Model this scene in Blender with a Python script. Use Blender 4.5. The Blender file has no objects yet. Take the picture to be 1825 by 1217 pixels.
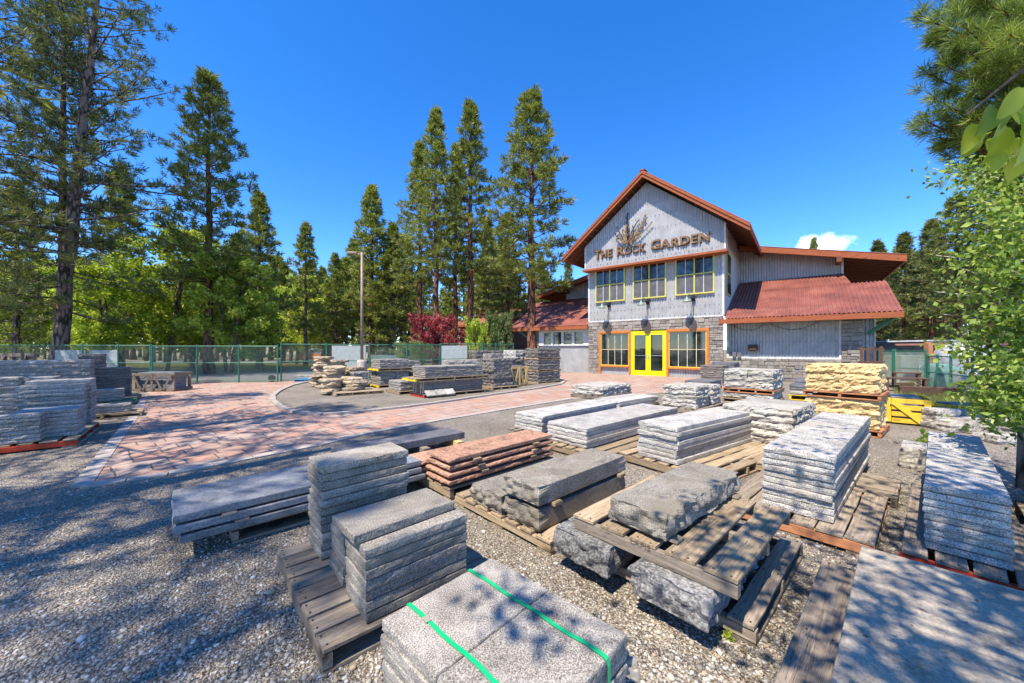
import bpy, math, random
import numpy as np
from mathutils import Vector, Matrix, noise
R = math.radians
scene = bpy.context.scene
COL = scene.collection
random.seed(7)

# ------------------------------------------------------------------ camera
F, U0, V0, H = 655.0, 912.5, 622.0, 1.5      # focal length / centre / horizon of the 1825 px wide photograph, eye height
cam_d = bpy.data.cameras.new('camera')
cam = bpy.data.objects.new('camera', cam_d); COL.objects.link(cam)
cam.location = (0, 0, H); cam.rotation_euler = (R(90), 0, 0)
cam_d.sensor_width = 36.0; cam_d.lens = F / 1825 * 36
cam_d.shift_y = (V0 - 608.5) / 1825
cam_d.clip_start = 0.05; cam_d.clip_end = 3000
scene.camera = cam

# ------------------------------------------------------------------ sky and sun
SUN_EL, SUN_AZ = 60.0, 219.0                 # azimuth of the sun, clockwise from straight ahead
w = bpy.data.worlds.new('World'); scene.world = w; w.use_nodes = True
nt = w.node_tree; nt.nodes.clear()
def wn(t, **k):
    n = nt.nodes.new(t)
    for a, b in k.items(): setattr(n, a, b)
    return n
wo = wn('ShaderNodeOutputWorld'); bg = wn('ShaderNodeBackground')
sky = wn('ShaderNodeTexSky', sky_type='NISHITA', sun_disc=False, sun_elevation=R(SUN_EL), sun_rotation=R(SUN_AZ),
         altitude=2000.0, air_density=1.0, dust_density=0.1, ozone_density=3.0)
hs = wn('ShaderNodeHueSaturation'); hs.inputs['Hue'].default_value = .508; hs.inputs['Saturation'].default_value = 1.33; hs.inputs['Value'].default_value = 1.2
nt.links.new(sky.outputs[0], hs.inputs['Color'])
# one small white cloud above the roof and a wisp between the far trunks, placed by direction in the sky
tc = wn('ShaderNodeTexCoord')
def cloud_mask(d, rad_x, rad_z, scale):
    d = Vector(d).normalized()
    sub = wn('ShaderNodeVectorMath', operation='SUBTRACT'); sub.inputs[1].default_value = d
    nt.links.new(tc.outputs['Generated'], sub.inputs[0])
    sc = wn('ShaderNodeVectorMath', operation='MULTIPLY'); sc.inputs[1].default_value = (1/rad_x, 1/rad_x, 1/rad_z)
    nt.links.new(sub.outputs[0], sc.inputs[0])
    ln = wn('ShaderNodeVectorMath', operation='LENGTH'); nt.links.new(sc.outputs[0], ln.inputs[0])
    no = wn('ShaderNodeTexNoise'); no.inputs['Scale'].default_value = scale; no.inputs['Detail'].default_value = 6; no.inputs['Roughness'].default_value = .6
    nt.links.new(tc.outputs['Generated'], no.inputs['Vector'])
    m1 = wn('ShaderNodeMath', operation='MULTIPLY_ADD'); m1.inputs[1].default_value = -1.0; m1.inputs[2].default_value = 0.62
    nt.links.new(ln.outputs['Value'], m1.inputs[0])
    m2 = wn('ShaderNodeMath', operation='MULTIPLY_ADD'); m2.inputs[1].default_value = 1.6
    nt.links.new(no.outputs['Fac'], m2.inputs[0]); nt.links.new(m1.outputs[0], m2.inputs[2])
    mr = wn('ShaderNodeMapRange'); mr.inputs['From Min'].default_value = .70; mr.inputs['From Max'].default_value = 1.3
    nt.links.new(m2.outputs[0], mr.inputs['Value'])
    return mr
def pdir(u, v): return ((u-U0)/F, 1.0, (V0-v)/F)
m_a = cloud_mask(pdir(1466, 436), .062, .030, 22); m_b = cloud_mask(pdir(815, 556), .03, .022, 25)
mx = wn('ShaderNodeMath', operation='MAXIMUM'); nt.links.new(m_a.outputs[0], mx.inputs[0]); nt.links.new(m_b.outputs[0], mx.inputs[1])
mixc = wn('ShaderNodeMixRGB'); mixc.inputs['Color2'].default_value = (8.5, 8.8, 9.5, 1)
nt.links.new(mx.outputs[0], mixc.inputs['Fac']); nt.links.new(hs.outputs[0], mixc.inputs['Color1'])
nt.links.new(mixc.outputs[0], bg.inputs['Color'])
bg.inputs['Strength'].default_value = 0.15
nt.links.new(bg.outputs[0], wo.inputs[0])
sd = bpy.data.lights.new('sun', 'SUN'); sd.energy = 4.3; sd.angle = R(0.55); sd.color = (1.0, .90, .74)
sun = bpy.data.objects.new('sun', sd); COL.objects.link(sun)
_el, _az = R(SUN_EL), R(SUN_AZ)
to_sun = Vector((math.sin(_az)*math.cos(_el), math.cos(_az)*math.cos(_el), math.sin(_el)))
sun.rotation_euler = to_sun.to_track_quat('Z', 'Y').to_euler()
sun.location = (-10, -10, 30)
scene.view_settings.view_transform = 'Standard'; scene.view_settings.look = 'None'
scene.view_settings.gamma = 1.0; scene.view_settings.use_curve_mapping = False
scene.view_settings.exposure = 1.0
scene.cycles.max_bounces = 8; scene.cycles.transparent_max_bounces = 12
scene.cycles.caustics_reflective = False; scene.cycles.caustics_refractive = False

# ------------------------------------------------------------------ picture -> place
def P(u, v, z=0.0):
    Z = (H - z) * F / (v - V0)
    return Vector(((u - U0) / F * Z, Z, z))
def PD(u, v, Z): return Vector(((u - U0) / F * Z, Z, H + (V0 - v) * Z / F))

# ------------------------------------------------------------------ materials
def new_mat(name):
    m = bpy.data.materials.new(name); m.use_nodes = True
    t = m.node_tree; t.nodes.clear()
    o = t.nodes.new('ShaderNodeOutputMaterial'); b = t.nodes.new('ShaderNodeBsdfPrincipled')
    t.links.new(b.outputs[0], o.inputs[0])
    return m, t, b, o
class G:
    """tiny node helper"""
    def __init__(s, t): s.t = t
    def n(s, typ, ins=None, **k):
        x = s.t.nodes.new(typ)
        for a, b in k.items(): setattr(x, a, b)
        for a, b in (ins or {}).items():
            if hasattr(b, 'is_output') or isinstance(b, bpy.types.NodeSocket): s.t.links.new(b, x.inputs[a])
            else: x.inputs[a].default_value = b
        return x
    def coord(s, scale=(1,1,1), rot=(0,0,0), rand=True, space='Object'):
        c = s.n('ShaderNodeTexCoord'); v = c.outputs[space]
        if rand:
            oi = s.n('ShaderNodeObjectInfo')
            mu = s.n('ShaderNodeVectorMath', {0: oi.outputs['Random'], 1: (37.0, 61.0, 23.0)}, operation='MULTIPLY')
            v = s.n('ShaderNodeVectorMath', {0: v, 1: mu.outputs[0]}, operation='ADD').outputs[0]
        return s.n('ShaderNodeMapping', {'Vector': v, 'Scale': scale, 'Rotation': rot}).outputs[0]
    def noise(s, vec, scale, detail=4, rough=.55, dist=0):
        return s.n('ShaderNodeTexNoise', {'Vector': vec, 'Scale': scale, 'Detail': detail, 'Roughness': rough, 'Distortion': dist}).outputs['Fac']
    def ramp(s, fac, stops):
        r = s.n('ShaderNodeValToRGB', {'Fac': fac})
        e = r.color_ramp.elements
        while len(e) < len(stops): e.new(.5)
        for q, (p, c) in zip(e, stops):
            q.position = p; q.color = (*c, 1) if len(c) == 3 else c
        return r.outputs['Color']
    def mix(s, fac, a, b, mode='MIX'):
        m = s.n('ShaderNodeMixRGB', blend_type=mode)
        for k, v in (('Fac', fac), ('Color1', a), ('Color2', b)):
            if isinstance(v, bpy.types.NodeSocket): s.t.links.new(v, m.inputs[k])
            elif k == 'Fac': m.inputs[k].default_value = v
            else: m.inputs[k].default_value = (*v, 1)
        return m.outputs[0]
    def math(s, op, a, b=0.0, c=0.0):
        return s.n('ShaderNodeMath', {0: a, 1: b, 2: c}, operation=op).outputs[0]
    def bump(s, h, strength, dist=.01, normal=None):
        i = {'Height': h, 'Strength': strength, 'Distance': dist}
        if normal is not None: i['Normal'] = normal
        return s.n('ShaderNodeBump', i).outputs[0]
    def obj_tone(s, col, amt):
        oi = s.n('ShaderNodeObjectInfo')
        v = s.n('ShaderNodeMapRange', {'Value': oi.outputs['Random'], 'To Min': 1-amt, 'To Max': 1+amt}).outputs[0]
        return s.n('ShaderNodeHueSaturation', {'Color': col, 'Value': v}).outputs[0]
def setp(t, b, **k):
    for a, v in k.items():
        a = {'color': 'Base Color', 'rough': 'Roughness', 'metal': 'Metallic', 'normal': 'Normal', 'spec': 'Specular IOR Level'}[a]
        if isinstance(v, bpy.types.NodeSocket): t.links.new(v, b.inputs[a])
        elif a == 'Base Color': b.inputs[a].default_value = (*v, 1)
        else: b.inputs[a].default_value = v

def granite(name, lo, mid, hi, grain=220, speck=.5, tone=.12, bump=.35, stain=None, rough=.8):
    m, t, b, o = new_mat(name); g = G(t); v = g.coord()
    n1 = g.noise(v, grain, 2, .6); n2 = g.noise(v, 5, 5, .6)
    c = g.ramp(n1, [(.36, lo), (.5, mid), (.62, hi)])
    c = g.mix(g.math('MULTIPLY', n2, speck), c, mid)
    c = g.mix(1.0, c, g.ramp(n2, [(.28, (.60, .59, .57)), (.5, (.98, .97, .96)), (.72, (1.18, 1.18, 1.18))]), 'MULTIPLY')
    if stain:
        n3 = g.noise(v, 2.3, 6, .65); c = g.mix(g.ramp(n3, [(.5, (0,0,0)), (.72, (.8,.8,.8))]), c, stain)
    vn = g.noise(g.coord(scale=(1,1,2.2)), 1.7, 5, .6, 1.4)                         # faint pale veins and water marks
    c = g.mix(g.ramp(vn, [(.47, (0,0,0)), (.5, (.30,.30,.30)), (.53, (0,0,0))]), c, hi)
    c = g.obj_tone(c, tone)
    n4 = g.noise(v, grain*.35, 5, .7)
    setp(t, b, color=c, rough=rough, normal=g.bump(n4, bump, .012), spec=.3)
    return m
def wood(name, dark, mid, light, tone=.16, scale=1.0):
    m, t, b, o = new_mat(name); g = G(t)
    v = g.coord(scale=(1.2, 22, 22)); v2 = g.coord(scale=(.7, 5, 5)); v3 = g.coord(scale=(2, 2, 2))
    n1 = g.noise(v, 2.2*scale, 6, .7, .6); n2 = g.noise(v2, 2.0, 4, .6, 1.2); n3 = g.noise(v3, 9, 5, .7)
    c = g.ramp(n1, [(.28, dark), (.5, mid), (.72, light)])
    c = g.mix(g.math('MULTIPLY', n2, .55), c, mid)
    c = g.mix(g.ramp(n3, [(.58, (0,0,0)), (.75, (.75,.75,.75))]), c, dark)
    crk = g.noise(g.coord(scale=(.9, 34, 34)), 1.6, 3, .6, .4)                       # drying cracks along the grain
    c = g.mix(g.ramp(crk, [(.485, (0,0,0)), (.5, (.85,.85,.85)), (.515, (0,0,0))]), c, tuple(q*.3 for q in dark))
    kn = g.n('ShaderNodeTexVoronoi', {'Vector': g.coord(scale=(2.1, 5.5, 5.5)), 'Scale': 1.0}, feature='F1').outputs['Distance']
    c = g.mix(g.ramp(kn, [(.07, (.9,.9,.9)), (.16, (.25,.25,.25)), (.2, (0,0,0))]), c, tuple(q*.6 for q in dark))
    c = g.obj_tone(c, tone)
    setp(t, b, color=c, rough=.86, normal=g.bump(n1, .5, .006), spec=.2)
    return m
def plain(name, col, rough=.6, metal=0.0, var=.25, scale=6, bump=.1, tone=0.0):
    m, t, b, o = new_mat(name); g = G(t); v = g.coord()
    n = g.noise(v, scale, 5, .6)
    lo = tuple(x*(1-var) for x in col); hi = tuple(min(1, x*(1+var)) for x in col)
    c = g.ramp(n, [(.3, lo), (.7, hi)])
    if tone: c = g.obj_tone(c, tone)
    setp(t, b, color=c, rough=rough, metal=metal, normal=g.bump(g.noise(v, scale*8, 4), bump, .005))
    return m
def leafmat(name, cols, trans=.35, rough=.55, nscale=.6):
    """foliage: every leaf or needle bundle gets its own tone, with large clumps of tone over the crown"""
    m, t, b, o = new_mat(name); g = G(t)
    ge = g.n('ShaderNodeNewGeometry'); v = g.coord()
    n = g.noise(v, nscale, 3, .6)
    f = g.math('MULTIPLY_ADD', ge.outputs['Random Per Island'], .55, g.math('MULTIPLY_ADD', n, 1.1, -.35))
    k = len(cols)
    c = g.ramp(f, [(.1 + .8*i/(k-1), q) for i, q in enumerate(cols)])
    c = g.obj_tone(c, .12)
    setp(t, b, color=c, rough=rough, spec=.35)
    tr = g.n('ShaderNodeBsdfTranslucent', {'Color': g.mix(1.0, c, (1.25, 1.3, .55), 'MULTIPLY')})
    mx = g.n('ShaderNodeMixShader', {'Fac': trans}); t.links.new(b.outputs[0], mx.inputs[1]); t.links.new(tr.outputs[0], mx.inputs[2])
    t.links.new(mx.outputs[0], o.inputs[0])
    return m

M = {}
M['white_granite'] = granite('white_granite', (.08,.075,.07), (.42,.405,.38), (.66,.64,.61), 130, .3, tone=.13, stain=(.44,.39,.32))
M['white_rough'] = granite('white_granite_split', (.17,.16,.145), (.39,.375,.34), (.58,.56,.51), 90, .45, bump=.9, tone=.16, stain=(.40,.34,.26))
M['gray_granite'] = granite('gray_granite', (.08,.075,.07), (.27,.25,.22), (.46,.42,.36), 150, .35, stain=(.24,.20,.15), tone=.2)
M['flamed'] = granite('flamed_granite', (.10,.09,.08), (.30,.275,.245), (.54,.51,.46), 190, .3)
M['dark_granite'] = granite('dark_granite', (.07,.065,.06), (.19,.175,.15), (.38,.35,.30), 150, .4, stain=(.2,.17,.12))
M['dark_split'] = granite('dark_granite_split', (.06,.06,.065), (.18,.18,.18), (.36,.35,.34), 60, .5, bump=.9)
M['black_granite'] = granite('charcoal_granite', (.06,.055,.05), (.17,.155,.14), (.33,.305,.27), 90, .5, bump=.9)
M['mid_granite'] = granite('weathered_granite', (.10,.095,.085), (.25,.235,.21), (.42,.395,.35), 80, .5, bump=.8)
M['pale_block'] = granite('pale_rough_stone', (.24,.22,.19), (.41,.385,.34), (.58,.55,.50), 60, .5, bump=.9, stain=(.38,.34,.28))
M['left_granite'] = granite('pale_gray_granite', (.14,.135,.13), (.34,.33,.31), (.54,.52,.49), 70, .45, bump=.9, tone=.16, stain=(.30,.27,.22))  # lighter granite of the left-hand stacks
M['bluestone'] = granite('bluestone', (.13,.14,.155), (.21,.225,.245), (.28,.30,.32), 60, .6, bump=.2, rough=.6)
M['slate'] = granite('charcoal_slab', (.07,.07,.08), (.13,.13,.145), (.2,.2,.22), 60, .6, bump=.2, rough=.6)
M['brown_stone'] = granite('brown_sandstone', (.27,.14,.09), (.43,.245,.165), (.56,.34,.24), 40, .6, bump=.3, tone=.14)
M['yellow_stone'] = granite('yellow_sandstone', (.42,.28,.11), (.62,.45,.21), (.75,.58,.33), 40, .5, bump=.7, tone=.12)
M['flagstone'] = granite('tan_flagstone', (.25,.18,.11), (.42,.33,.22), (.56,.48,.36), 30, .5, bump=.6, tone=.25)
M['concrete'] = granite('concrete', (.25,.21,.16), (.36,.31,.245), (.46,.41,.33), 60, .5, bump=.25, stain=(.26,.24,.2))
M['wood_gray'] = wood('weathered_wood', (.10,.08,.065), (.27,.22,.17), (.45,.385,.31), .24)
M['wood_tan'] = wood('tan_wood', (.15,.105,.065), (.36,.275,.18), (.54,.44,.31), .22)
M['wood_new'] = wood('fresh_yellow_wood', (.42,.27,.10), (.62,.43,.18), (.72,.55,.29))
M['wood_orange'] = wood('reddish_wood', (.25,.10,.05), (.46,.20,.10), (.58,.31,.17))
M['wood_red'] = wood('red_painted_wood', (.30,.035,.02), (.50,.06,.03), (.60,.14,.08))
M['wood_dark'] = wood('dark_brown_wood', (.05,.03,.025), (.12,.07,.05), (.2,.12,.09))
M['wood_stencil'] = plain('faded_stencil_ink', (.17,.135,.10), .9)
M['paint_yellow'] = plain('yellow_paint', (.80,.60,.03), .6, tone=.05)
M['crate_yellow'] = wood('yellow_painted_wood', (.55,.33,.03), (.78,.52,.05), (.83,.6,.1))
M['paint_red'] = plain('red_paint', (.62,.05,.03), .6)
M['strap'] = plain('green_strap', (.01,.42,.16), .35, var=.1)
M['white_plastic'] = plain('white_plastic', (.30,.27,.22), .4, var=.2)
M['siding'] = None
m, t, b, o = new_mat('galvanized_siding'); g = G(t); v = g.coord(rand=False); v2 = g.coord(scale=(6,6,.5), rand=False)
c = g.ramp(g.noise(v, 2.0, 6, .65), [(.3,(.33,.33,.325)), (.7,(.48,.48,.475))])
c = g.mix(g.ramp(g.noise(v2, 2.5, 5, .7), [(.55,(0,0,0)), (.8,(.35,.35,.35))]), c, (.36,.33,.30))
setp(t, b, color=c, rough=.5, metal=.15, normal=g.bump(g.noise(v, 30, 3), .05, .01)); M['siding'] = m
m, t, b, o = new_mat('rust_red_roofing'); g = G(t); v = g.coord(rand=False); v2 = g.coord(scale=(5,.35,.35), rand=False)
c = g.ramp(g.noise(v, 1.2, 6, .65), [(.3,(.16,.05,.038)), (.55,(.29,.095,.066)), (.75,(.39,.16,.115))])
c = g.mix(g.ramp(g.noise(v2, 4, 5, .7), [(.5,(0,0,0)), (.8,(.6,.6,.6))]), c, (.30,.16,.13))
setp(t, b, color=c, rough=.6, metal=.15); M['roofing'] = m
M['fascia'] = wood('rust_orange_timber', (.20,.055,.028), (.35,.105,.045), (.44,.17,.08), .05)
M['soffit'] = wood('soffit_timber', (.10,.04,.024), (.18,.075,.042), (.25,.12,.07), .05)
M['frame_orange'] = plain('orange_window_frame', (.50,.17,.04), .5, var=.15)
M['frame_olive'] = plain('yellow_green_window_frame', (.55,.52,.12), .5, var=.15)
M['door_yellow'] = plain('bright_yellow_door_paint', (.80,.78,.0), .35, var=.05)
M['frame_white'] = plain('white_frame', (.62,.62,.6), .5)
M['muntin'] = plain('pale_muntin', (.62,.56,.38), .5)
m, t, b, o = new_mat('window_glass'); g = G(t); v = g.coord(rand=False)
setp(t, b, color=g.ramp(g.noise(v, 2.2, 4), [(.35,(.008,.012,.012)), (.7,(.035,.045,.045))]), rough=.04, spec=.9); M['glass'] = m
m, t, b, o = new_mat('window_screen'); g = G(t); v = g.coord(rand=False)
setp(t, b, color=g.ramp(g.noise(v, 3, 4), [(.35,(.09,.085,.085)), (.7,(.15,.14,.14))]), rough=.35, spec=.5); M['screen'] = m
# stone veneer: every stone has its own tone
m, t, b, o = new_mat('stone_veneer'); g = G(t); v = g.coord(rand=False); ge = g.n('ShaderNodeNewGeometry')
c = g.ramp(ge.outputs['Random Per Island'], [(0,(.20,.175,.15)), (.4,(.30,.27,.24)), (.75,(.38,.35,.31)), (1,(.27,.23,.18))])
c = g.mix(1.0, c, g.ramp(g.noise(v, 14, 6, .7), [(.3,(.6,.6,.6)), (.7,(1.2,1.2,1.2))]), 'MULTIPLY')
setp(t, b, color=c, rough=.9, normal=g.bump(g.noise(v, 22, 5, .7), .9, .03)); M['veneer'] = m
M['mortar'] = plain('mortar', (.24,.22,.2), .9)
M['iron'] = plain('black_iron', (.03,.03,.03), .5, .5)
M['lamp_green'] = plain('gray_green_enamel', (.20,.27,.22), .4)
M['plaque'] = plain('dark_bronze', (.09,.07,.06), .5, .3)
m, t, b, o = new_mat('golden_letter_metal'); g = G(t); v = g.coord(rand=False)
c = g.ramp(g.noise(v, 4, 5, .7), [(.3,(.11,.055,.03)), (.5,(.30,.16,.07)), (.7,(.46,.33,.15))])
setp(t, b, color=c, rough=.4, metal=.5); M['letters'] = m
M['letter_shade'] = plain('dark_letter_shadow', (.13,.05,.03), .6, .3)
M['steel'] = plain('steel', (.5,.5,.5), .3, .9)
M['fence_green'] = plain('green_fence_coating', (.03,.16,.10), .45, .1)
M['fence_wire'] = plain('chain_link_wire', (.17,.27,.22), .4, .3)
M['lamp_pole'] = plain('tan_pole_paint', (.30,.22,.17), .5)
M['pedestal'] = granite('stained_concrete', (.3,.24,.2), (.46,.40,.35), (.6,.55,.5), 30, .5, stain=(.42,.25,.15))
M['asphalt'] = granite('asphalt', (.10,.10,.105), (.15,.15,.155), (.21,.21,.21), 60, .5, bump=.2, tone=0)
M['white_panel'] = plain('white_panel', (.40,.44,.44), .5, var=.15)
M['teal_wrap'] = plain('teal_tarpaulin', (.13,.25,.22), .5, var=.5, scale=4)
M['orange_tarp'] = plain('orange_sheet', (.45,.20,.09), .5)
M['gray_wrap'] = plain('gray_wrap', (.36,.37,.40), .45, var=.4, scale=4)
M['shed'] = plain('red_brown_shed_boards', (.20,.09,.07), .8)
M['house_orange'] = plain('orange_siding', (.45,.17,.06), .8)
M['house_white'] = plain('pale_siding', (.55,.53,.5), .8)
M['car_paint'] = plain('gray_green_car_paint', (.2,.27,.26), .3, .3)
M['rubber'] = plain('black_rubber', (.02,.02,.02), .8)
M['plastic_blue'] = plain('blue_painted_wood', (.05,.22,.42), .6)
def barkmat(name, dark, mid, lite):
    m, t, b, o = new_mat(name); g = G(t); v = g.coord(scale=(1,1,.28))
    vo = g.n('ShaderNodeTexVoronoi', {'Vector': v, 'Scale': 9.0, 'Randomness': 1.0}, feature='F1')
    n = g.noise(v, 6, 6, .7)
    f = g.math('MULTIPLY_ADD', n, .6, g.math('MULTIPLY', vo.outputs['Distance'], .7))
    c = g.ramp(f, [(.3, mid), (.55, lite), (.8, dark)])
    setp(t, b, color=c, rough=.95, normal=g.bump(f, 1.0, .06), spec=.1); return m
M['bark_red'] = barkmat('red_brown_pine_bark', (.05,.025,.018), (.20,.085,.05), (.27,.13,.08))
M['bark_gray'] = barkmat('gray_brown_pine_bark', (.05,.04,.035), (.17,.125,.10), (.28,.21,.17))
M['bark_pale'] = barkmat('pale_aspen_bark', (.1,.09,.08), (.34,.33,.28), (.48,.46,.4))
PINE_COLS = [(.060,.080,.024), (.16,.19,.045), (.29,.32,.075), (.44,.45,.14)]
M['pine'] = leafmat('pine_needles', PINE_COLS, .3, nscale=1.6)
M['pine_dark'] = leafmat('blue_green_pine_needles', [(.05,.072,.03), (.12,.15,.05), (.22,.24,.075), (.38,.37,.13)], .28, nscale=1.6)
M['pine_near'] = leafmat('near_pine_needles', [(.05,.09,.02), (.14,.20,.04), (.28,.35,.07), (.44,.50,.14)], .3, nscale=2.0)
M['leaf_bright'] = leafmat('bright_green_leaves', [(.09,.14,.02), (.30,.40,.045), (.55,.62,.08), (.74,.75,.2)], .38, nscale=1.4)
M['leaf_aspen'] = leafmat('aspen_leaves', [(.06,.10,.02), (.17,.27,.045), (.32,.42,.08), (.52,.57,.2)], .34, nscale=2.4)
M['leaf_red'] = leafmat('plum_red_leaves', [(.09,.012,.02), (.24,.03,.045), (.40,.07,.08), (.5,.16,.14)], .3)
M['leaf_shrub'] = leafmat('pale_green_shrub_leaves', [(.06,.10,.03), (.12,.19,.05), (.22,.28,.10), (.36,.38,.2)], .35)
M['grass'] = leafmat('grass_blades', [(.05,.09,.02), (.13,.17,.04), (.26,.26,.08), (.4,.35,.16)], .3, nscale=3)
# ------------------------------------------------------------------ mesh helpers
class MB:
    """collects polygons; build() links them as ONE mesh object"""
    def __init__(s): s.v = []; s.f = []; s.n = 0
    def add(s, verts, faces):
        k = s.n; s.v.extend([tuple(p) for p in verts]); s.n += len(verts)
        s.f.extend([tuple(i + k for i in f) for f in faces]); return s
    def box(s, x0, x1, y0, y1, z0, z1, bev=0.0):
        if bev <= 0:
            v = [(x0,y0,z0),(x1,y0,z0),(x1,y1,z0),(x0,y1,z0),(x0,y0,z1),(x1,y0,z1),(x1,y1,z1),(x0,y1,z1)]
            f = [(3,2,1,0),(4,5,6,7),(0,1,5,4),(1,2,6,5),(2,3,7,6),(3,0,4,7)]
            return s.add(v, f)
        b = bev; v = []
        for z, i in ((z0, b), (z0+b, 0), (z1-b, 0), (z1, b)):
            v += [(x0+i,y0+i,z),(x1-i,y0+i,z),(x1-i,y1-i,z),(x0+i,y1-i,z)]
        f = [(3,2,1,0),(12,13,14,15)]
        for r in range(3):
            for k in range(4):
                a, c = r*4+k, r*4+(k+1) % 4; f.append((a, c, c+4, a+4))
        return s.add(v, f)
    def obox(s, c, ax, ay, az):
        """box from centre and three half-axis vectors"""
        c, ax, ay, az = map(Vector, (c, ax, ay, az)); v = []
        for q in (-1, 1):
            for (i, j) in ((-1,-1),(1,-1),(1,1),(-1,1)): v.append(c + ax*i + ay*j + az*q)
        return s.add(v, [(3,2,1,0),(4,5,6,7),(0,1,5,4),(1,2,6,5),(2,3,7,6),(3,0,4,7)])
    def bar(s, a, b, w, h=None, up=(0,0,1)):
        a, b = Vector(a), Vector(b); d = b - a; L = d.length
        if L < 1e-6: return s
        d /= L; up = Vector(up)
        if abs(d.dot(up)) > .98: up = Vector((1,0,0))
        x = d.cross(up).normalized(); y = x.cross(d)
        return s.obox((a+b)/2, d*(L/2), x*(w/2), y*((h or w)/2))
    def tube(s, pts, rad, seg=8, cap=True):
        pts = [Vector(p) for p in pts]; n = len(pts)
        if not hasattr(rad, '__len__'): rad = [rad]*n
        v = []; prev = Vector((1,0,0))
        for i, p in enumerate(pts):
            d = (pts[min(i+1,n-1)] - pts[max(i-1,0)])
            d = d.normalized() if d.length > 1e-9 else Vector((0,0,1))
            x = prev - d*prev.dot(d)
            if x.length < 1e-3: x = Vector((0,1,0)) - d*d.y
            x.normalize(); prev = x; y = d.cross(x)
            for k in range(seg):
                t = 2*math.pi*k/seg; v.append(p + (x*math.cos(t) + y*math.sin(t))*rad[i])
        f = [(i*seg+k, i*seg+(k+1) % seg, (i+1)*seg+(k+1) % seg, (i+1)*seg+k) for i in range(n-1) for k in range(seg)]
        if cap: f += [tuple(range(seg-1,-1,-1)), tuple(range((n-1)*seg, n*seg))]
        return s.add(v, f)
    def lathe(s, prof, seg=16, c=(0,0,0)):
        v = []; f = []
        for (r, z) in prof:
            for k in range(seg):
                t = 2*math.pi*k/seg; v.append((c[0]+r*math.cos(t), c[1]+r*math.sin(t), c[2]+z))
        for i in range(len(prof)-1):
            for k in range(seg): f.append((i*seg+k, i*seg+(k+1)%seg, (i+1)*seg+(k+1)%seg, (i+1)*seg+k))
        f += [tuple(range(seg-1,-1,-1)), tuple(range((len(prof)-1)*seg, len(prof)*seg))]
        return s.add(v, f)
    def prism(s, poly, a, b, axis='y'):
        """extrude a 2-D polygon: axis y -> poly in (x,z); z -> poly in (x,y); x -> poly in (y,z)"""
        n = len(poly)
        def pt(p, q):
            return (p[0], q, p[1]) if axis == 'y' else ((p[0], p[1], q) if axis == 'z' else (q, p[0], p[1]))
        v = [pt(p, a) for p in poly] + [pt(p, b) for p in poly]
        f = [tuple(range(n)), tuple(range(2*n-1, n-1, -1))] + [(k, k+n, (k+1)%n+n, (k+1)%n) for k in range(n)]
        return s.add(v, f)
    def mesh(s, name, smooth=False):
        me = bpy.data.meshes.new(name); me.from_pydata(s.v, [], s.f)
        me.shade_smooth() if smooth else me.shade_flat()
        me.update(); return me
    def build(s, name, m, parent=None, smooth=False, loc=None, rz=0.0):
        return link(name, s.mesh(name, smooth), m, parent, loc, rz)
def link(name, me, m=None, parent=None, loc=None, rz=0.0):
    if m is not None and not me.materials: me.materials.append(m)
    o = bpy.data.objects.new(name, me); COL.objects.link(o)
    if parent: o.parent = parent
    if loc is not None: o.location = loc
    if rz: o.rotation_euler = (0, 0, rz)
    return o
def np_mesh(name, verts, tris):
    """fast mesh from arrays of vertices (n,3) and triangles (m,3)"""
    me = bpy.data.meshes.new(name); verts = np.ascontiguousarray(verts, dtype=np.float32); tris = np.ascontiguousarray(tris, dtype=np.int32)
    me.vertices.add(len(verts)); me.vertices.foreach_set('co', verts.ravel())
    me.loops.add(tris.size); me.loops.foreach_set('vertex_index', tris.ravel())
    k = tris.shape[1]
    me.polygons.add(len(tris)); me.polygons.foreach_set('loop_start', np.arange(0, tris.size, k, dtype=np.int32))
    me.update(calc_edges=True); return me
def fix_normals(me):
    import bmesh
    bm = bmesh.new(); bm.from_mesh(me); bmesh.ops.recalc_face_normals(bm, faces=bm.faces); bm.to_mesh(me); bm.free(); return me
def tag(o, label, cat, group=None, kind=None):
    if label: o['label'] = label
    if cat: o['category'] = cat
    if group: o['group'] = group
    o['kind'] = kind or 'thing'
    return o
def thing(name, label, cat, loc=(0,0,0), rz=0.0, group=None):
    o = bpy.data.objects.new(name, None); o.empty_display_size = .2; COL.objects.link(o)
    o.location = loc; o.rotation_euler = (0, 0, rz); return tag(o, label, cat, group)
def structure(o): o['kind'] = 'structure'; return o
def copy_tree(o, parent=None):
    c = o.copy(); COL.objects.link(c); c.parent = parent
    for ch in list(o.children): copy_tree(ch, c)
    return c

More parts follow.
